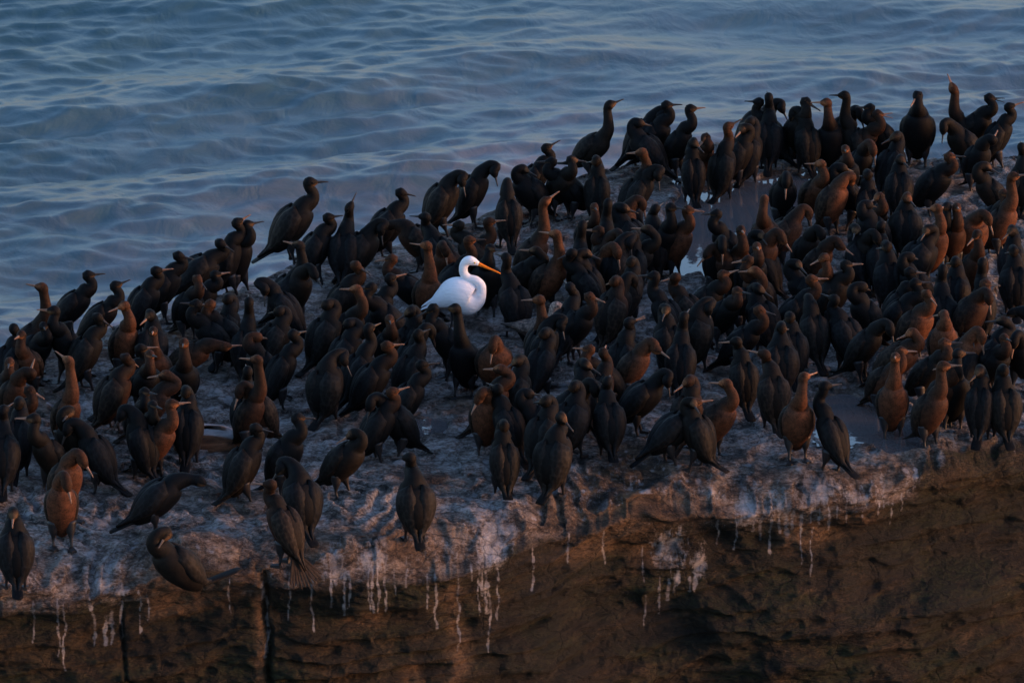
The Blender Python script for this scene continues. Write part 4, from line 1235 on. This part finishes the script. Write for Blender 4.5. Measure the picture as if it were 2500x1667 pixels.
def build_egret():
    g0 = ground(1102, 820)
    z = ground_z(g0[0], g0[1])
    w_ = mat_egret()
    P = [(-.215, 0, .255), (-.15, 0, .283), (-.07, 0, .325), (.02, 0, .366), (.095, 0, .358), (.160, 0, .318), (.220, 0, .338), (.252, 0, .400), (.250, 0, .456), (.210, 0, .496),
         (.150, 0, .512), (.114, 0, .546), (.103, 0, .592), (.116, 0, .642), (.150, 0, .670), (.190, 0, .664), (.236, 0, .645)]
    W = [.010, .048, .092, .122, .124, .108, .070, .049, .043, .040, .038, .037, .037, .037, .039, .034, .016]
    D = [.010, .046, .094, .144, .152, .128, .080, .050, .043, .040, .038, .037, .037, .039, .041, .035, .017]
    C = catmull(np.column_stack([np.array(P), W, D]), 6)
    V, T, Sd, U, ang = loft(C[:, :3], C[:, 3], C[:, 4], 20)
    F = list(tube_faces(len(C), 20)); Vl = V.tolist()
    root = make_mesh("egret", Vl, F, w_)
    root["label"] = "bright white egret with orange bill and folded neck, the only white bird"
    root["category"] = "egret"
    root.location = (g0[0], g0[1], z)
    root.rotation_euler = (0, 0, RAD(-8))
    sc = 1.0
    # folded wings
    for side in (1, -1):
        n = 14; s = np.linspace(0, 1, n); rows = []
        for i, q in enumerate(s):
            c = np.array([np.interp(q, [0, .3, .6, 1], [.135, .045, -.08, -.26]), 0, np.interp(q, [0, .3, .6, 1], [.372, .362, .312, .235])])
            k = np.interp(q, [0, .2, .5, .8, 1], [.062, .112, .094, .050, .016]); kd = np.interp(q, [0, .2, .5, .8, 1], [.070, .150, .118, .060, .016])
            lo = np.interp(q, [0, .2, 1], [40, 2, 2]); hi = np.interp(q, [0, .2, .6, 1], [70, 108, 92, 30])
            tk = np.interp(q, [0, .1, .3, .8, 1], [-.030, -.004, .016, .010, .004])
            th = np.linspace(lo, hi, 8)
            up = np.array([.25, 0, .97])
            for t_, out in [(x, 1) for x in th] + [(x, 0) for x in th[::-1]]:
                e = min(abs(t_ - lo), abs(t_ - hi)) / ((hi - lo) * .5)
                rr = tk * min(1, 1.8 * e) - .004 * (1 - min(1, 2 * e)) if out else min(-.014, tk - .012)
                rows.append(c + np.array([0, side * (k + rr) * math.sin(RAD(t_)), 0]) + up * (kd + rr) * math.cos(RAD(t_)))
        WV = np.vstack([np.array(rows), np.mean(rows[:16], 0), np.mean(rows[-16:], 0)])
        make_mesh("wing", WV, tube_faces(n, 16), w_, root)
    # tail
    t = np.linspace(0, 1, 6)
    TP = np.array([-.13, 0, .285])[None] + np.array([-.125, 0, -.060])[None] * t[:, None]
    TV, *_ = loft(TP, np.interp(t, [0, 1], [.035, .03]), np.interp(t, [0, 1], [.02, .004]), 10)
    make_mesh("tail", TV, tube_faces(6, 10), w_, root)
    # bill: long straight orange dagger
    d = np.array([.195, 0, -.080]); d = d / np.linalg.norm(d); up = np.cross(d, np.array([0, 1., 0])) * -1
    if up[2] < 0: up = -up
    mb = mat_plain("orange_bill", (0.86, 0.20, 0.006), 0.45, 0.25, 0.12)
    me = bill_mesh(np.array([.224, 0, .648]), d, up, mb, 0.215, 0.0, False, 0.0225)
    link("bill", me, root)
    ml = mat_plain("yellow_lore", (0.55, 0.34, 0.05), 0.5)
    me_ = mat_plain("dark_eye", (0.01, 0.008, 0.006), 0.2)
    for side in (1, -1):
        v, f = sphere((.206, side * .0285, .660), 0.0078, 10, 6)
        make_mesh("eye", v, f, ml, root)
    mleg = mat_plain("egret_leg", (0.015, 0.014, 0.016), 0.5)
    for side, fx in ((1, .03), (-1, -.02)):
        P = catmull([(.03, side * .04, .29), (.02 + fx * .4, side * .04, .14), (fx, side * .042, .01)], 5)
        w = np.interp(np.linspace(0, 1, len(P)), [0, .3, .45, 1], [.032, .020, .0075, .0065])
        LV, *_ = loft(P, w, w, 8)
        lg = make_mesh("leg", LV, tube_faces(len(P), 8), mleg, root)
        Vs = []; Fs = []
        for (tx, ty) in ((.075, .0), (.065, .035), (.065, -.035), (-.05, 0)):
            TP = np.array([[fx, side * .042, .010], [fx + tx * .5, side * .042 + ty * .5, .010], [fx + tx, side * .042 + ty, .004]])
            tv, *_ = loft(TP, np.array([.006, .005, .003]), np.array([.006, .005, .003]), 6)
            o = sum(len(x) for x in Vs); Vs.append(tv); Fs += [tuple(o + i for i in f) for f in tube_faces(3, 6)]
        make_mesh("foot", np.vstack(Vs), Fs, mleg, lg)

# ------------------------------------------------------------------ the young gull
def build_gull():
    g0 = ground(1313, 842)
    z = ground_z(g0[0], g0[1])
    m, n, l, p = new_mat("young_gull_plumage")
    tc = n.new("ShaderNodeTexCoord").outputs['Object']
    col = attr_node(n, "Col").outputs['Color']
    a = noise_node(n, l, tc, 38.0, 5, 0.7, 0.8)
    vo = n.new("ShaderNodeTexVoronoi"); vo.inputs['Scale'].default_value = 30.0; l.new(tc, vo.inputs['Vector'])
    k = math_node(n, l, 'MULTIPLY', ramp(n, l, a, [(0.40, 0.22), (0.58, 1.9)]), ramp(n, l, vo.outputs['Distance'], [(0.2, 0.6), (0.6, 1.5)]))
    l.new(mix_col(n, l, 1.0, col, k, 'MULTIPLY'), p.inputs['Base Color'])
    p.inputs['Roughness'].default_value = 0.75
    P = [(-.20, 0, .150), (-.13, 0, .155), (-.05, 0, .160), (.04, 0, .170), (.105, 0, .195), (.135, 0, .250), (.140, 0, .310), (.142, 0, .355), (.160, 0, .380), (.190, 0, .380), (.215, 0, .372)]
    W = [.014, .050, .080, .088, .078, .058, .047, .041, .043, .036, .018]
    D = [.014, .045, .076, .086, .080, .062, .050, .043, .045, .037, .018]
    C = catmull(np.column_stack([np.array(P), W, D]), 5)
    V, T, Sd, U, ang = loft(C[:, :3], C[:, 3], C[:, 4], 16)
    ri = np.repeat(np.arange(len(C)), 16) / len(C)
    ri = np.concatenate([ri, [0, 1]])
    pale = np.array([.20, .132, .100]); dark = np.array([.070, .046, .034])
    f = np.clip((ri - .3) / .25, 0, 1)[:, None]
    root = make_mesh("gull", V, tube_faces(len(C), 16), m, colors=dark * (1 - f) + pale * f)
    root["label"] = "mottled brown young gull with pale chest, the only gull among the cormorants"
    root["category"] = "gull"
    root.location = (g0[0], g0[1], z)
    root.rotation_euler = (0, 0, RAD(-14))
    s = 0.98
    root.scale = (s, s, s)
    for side in (1, -1):
        nn = 12; q_ = np.linspace(0, 1, nn); rows = []
        for i, q in enumerate(q_):
            c = np.array([np.interp(q, [0, 1], [.10, -.33]), side * np.interp(q, [0, .6, 1], [0, 0, -.012]), np.interp(q, [0, .5, 1], [.185, .165, .185])])
            k = np.interp(q, [0, .2, .55, .75, 1], [.06, .088, .070, .034, .012]); kd = np.interp(q, [0, .2, .55, .75, 1], [.06, .086, .062, .026, .006])
            lo = np.interp(q, [0, .2, 1], [40, 12, 6]); hi = np.interp(q, [0, .2, .6, 1], [70, 118, 105, 100])
            tk = np.interp(q, [0, .15, .8, 1], [.003, .014, .010, .004])
            th = np.linspace(lo, hi, 7)
            for t_, out in [(x, 1) for x in th] + [(x, 0) for x in th[::-1]]:
                e = min(abs(t_ - lo), abs(t_ - hi)) / ((hi - lo) * .5)
                rr = tk * min(1, .4 + 1.4 * e) if out else -.008
                rows.append(c + np.array([0, side * (k + rr) * math.sin(RAD(t_)), (kd + rr) * math.cos(RAD(t_))]))
        WV = np.vstack([np.array(rows), np.mean(rows[:14], 0), np.mean(rows[-14:], 0)])
        u = np.concatenate([np.repeat(q_, 14), [0, 1]])
        wc = np.array([.085, .057, .043])[None] * (1 - .75 * np.clip((u - .6) / .25, 0, 1))[:, None]
        make_mesh("wing", WV, tube_faces(nn, 14), m, root, colors=wc)
    t = np.linspace(0, 1, 6)
    TV, *_ = loft(np.array([-.15, 0, .150])[None] + np.array([-.14, 0, -.012])[None] * t[:, None], np.interp(t, [0, 1], [.035, .045]), np.interp(t, [0, 1], [.02, .005]), 10)
    make_mesh("tail", TV, tube_faces(6, 10), m, root, colors=np.tile([.05, .036, .03], (len(TV), 1)))
    link("bill", bill_mesh(np.array([.216, 0, .371]), np.array([.98, 0, -.18]), np.array([.18, 0, .98]), mat_plain("gull_bill", (.05, .04, .036), .45), .062, 0, True, .013), root)
    me_ = mat_plain("gull_eye", (0.008, 0.006, 0.005), 0.2)
    for side in (1, -1):
        v, ff = sphere((.186, side * .034, .390), 0.0075, 8, 5)
        make_mesh("eye", v, ff, me_, root)
    ml = mat_plain("gull_leg", (.16, .10, .08), .6)
    for side, fx in ((1, .03), (-1, .0)):
        Pp = catmull([(.0, side * .04, .12), (.0 + fx * .5, side * .042, .06), (fx, side * .042, .008)], 4)
        w = np.interp(np.linspace(0, 1, len(Pp)), [0, .3, .5, 1], [.02, .010, .006, .006])
        LV, *_ = loft(Pp, w, w, 8)
        lg = make_mesh("leg", LV, tube_faces(len(Pp), 8), ml, root)
        y = side * .042
        Vf = [(fx - .01, y, .010), (fx + .055, y - .028, .004), (fx + .062, y, .004), (fx + .055, y + .028, .004), (fx - .01, y, -.01), (fx + .055, y - .028, -.01), (fx + .062, y, -.01), (fx + .055, y + .028, -.01)]
        make_mesh("foot", Vf, [(0, 1, 2, 3), (7, 6, 5, 4), (0, 4, 5, 1), (1, 5, 6, 2), (2, 6, 7, 3), (3, 7, 4, 0)], ml, lg, smooth=False)

# ------------------------------------------------------------------ the loose reddish slab
def build_slab():
    c = ground(512, 1094)
    m, n, l, p = new_mat("reddish_slab")
    tc = n.new("ShaderNodeTexCoord").outputs['Object']
    mp = n.new("ShaderNodeMapping"); l.new(tc, mp.inputs[0]); mp.inputs['Scale'].default_value = (0.6, 1, 3)
    a = noise_node(n, l, mp.outputs[0], 9.0, 9, 0.65, 0.5)
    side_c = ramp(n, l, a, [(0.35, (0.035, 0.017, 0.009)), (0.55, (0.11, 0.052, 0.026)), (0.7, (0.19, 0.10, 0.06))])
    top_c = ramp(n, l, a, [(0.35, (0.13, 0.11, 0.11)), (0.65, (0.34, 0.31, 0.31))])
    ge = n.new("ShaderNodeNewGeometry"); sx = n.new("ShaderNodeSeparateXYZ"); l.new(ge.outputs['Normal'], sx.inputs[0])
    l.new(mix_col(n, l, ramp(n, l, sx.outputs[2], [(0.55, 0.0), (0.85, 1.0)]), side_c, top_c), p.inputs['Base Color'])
    p.inputs['Roughness'].default_value = 0.85
    b = n.new("ShaderNodeBump"); b.inputs['Strength'].default_value = 0.6; b.inputs['Distance'].default_value = 0.02
    l.new(a, b.inputs['Height']); l.new(b.outputs[0], p.inputs['Normal'])
    # an eroded slab: a rounded block drawn from a sphere-like grid pushed to a box
    nu, nv = 64, 32
    U, Vv = np.meshgrid(np.linspace(0, 2 * math.pi, nu, endpoint=False), np.linspace(0.02, math.pi - 0.02, nv))
    X = np.cos(U) * np.sin(Vv); Y = np.sin(U) * np.sin(Vv); Z = np.cos(Vv)
    pw = 0.34
    f = lambda q: np.sign(q) * np.abs(q) ** pw
    X, Y, Z = f(X), f(Y), f(Z)
    nz = fbm(X * 2 + 3, Y * 2, Z * 2, oct=4, seed=66)
    k = 1 + 0.10 * nz
    taper = 1 - 0.35 * sstep(0.2, 1, X)
    co = np.stack([X * 0.30 * k, Y * 0.20 * k * taper, (Z * 0.5 + 0.5) * 0.18 * k * taper - 0.03], -1).reshape(-1, 3)
    F = []
    for i in range(nv - 1):
        for j in range(nu):
            q = (j + 1) % nu
            F.append((i * nu + j, (i + 1) * nu + j, (i + 1) * nu + q, i * nu + q))
    F.append(tuple(range(nu))[::-1]); F.append(tuple((nv - 1) * nu + j for j in range(nu)))
    ob = make_mesh("rock_slab", co, F, m)
    ob.location = (c[0], c[1] + 0.12, ground_z(c[0], c[1] + 0.12))
    ob.rotation_euler = (RAD(-3), RAD(2), RAD(6))
    ob["label"] = "loose reddish brown rock slab with a pale top lying on the rock"
    ob["category"] = "rock"

N_BIRDS = build_birds()
build_egret()
build_gull()
build_slab()
print("cormorants", N_BIRDS)
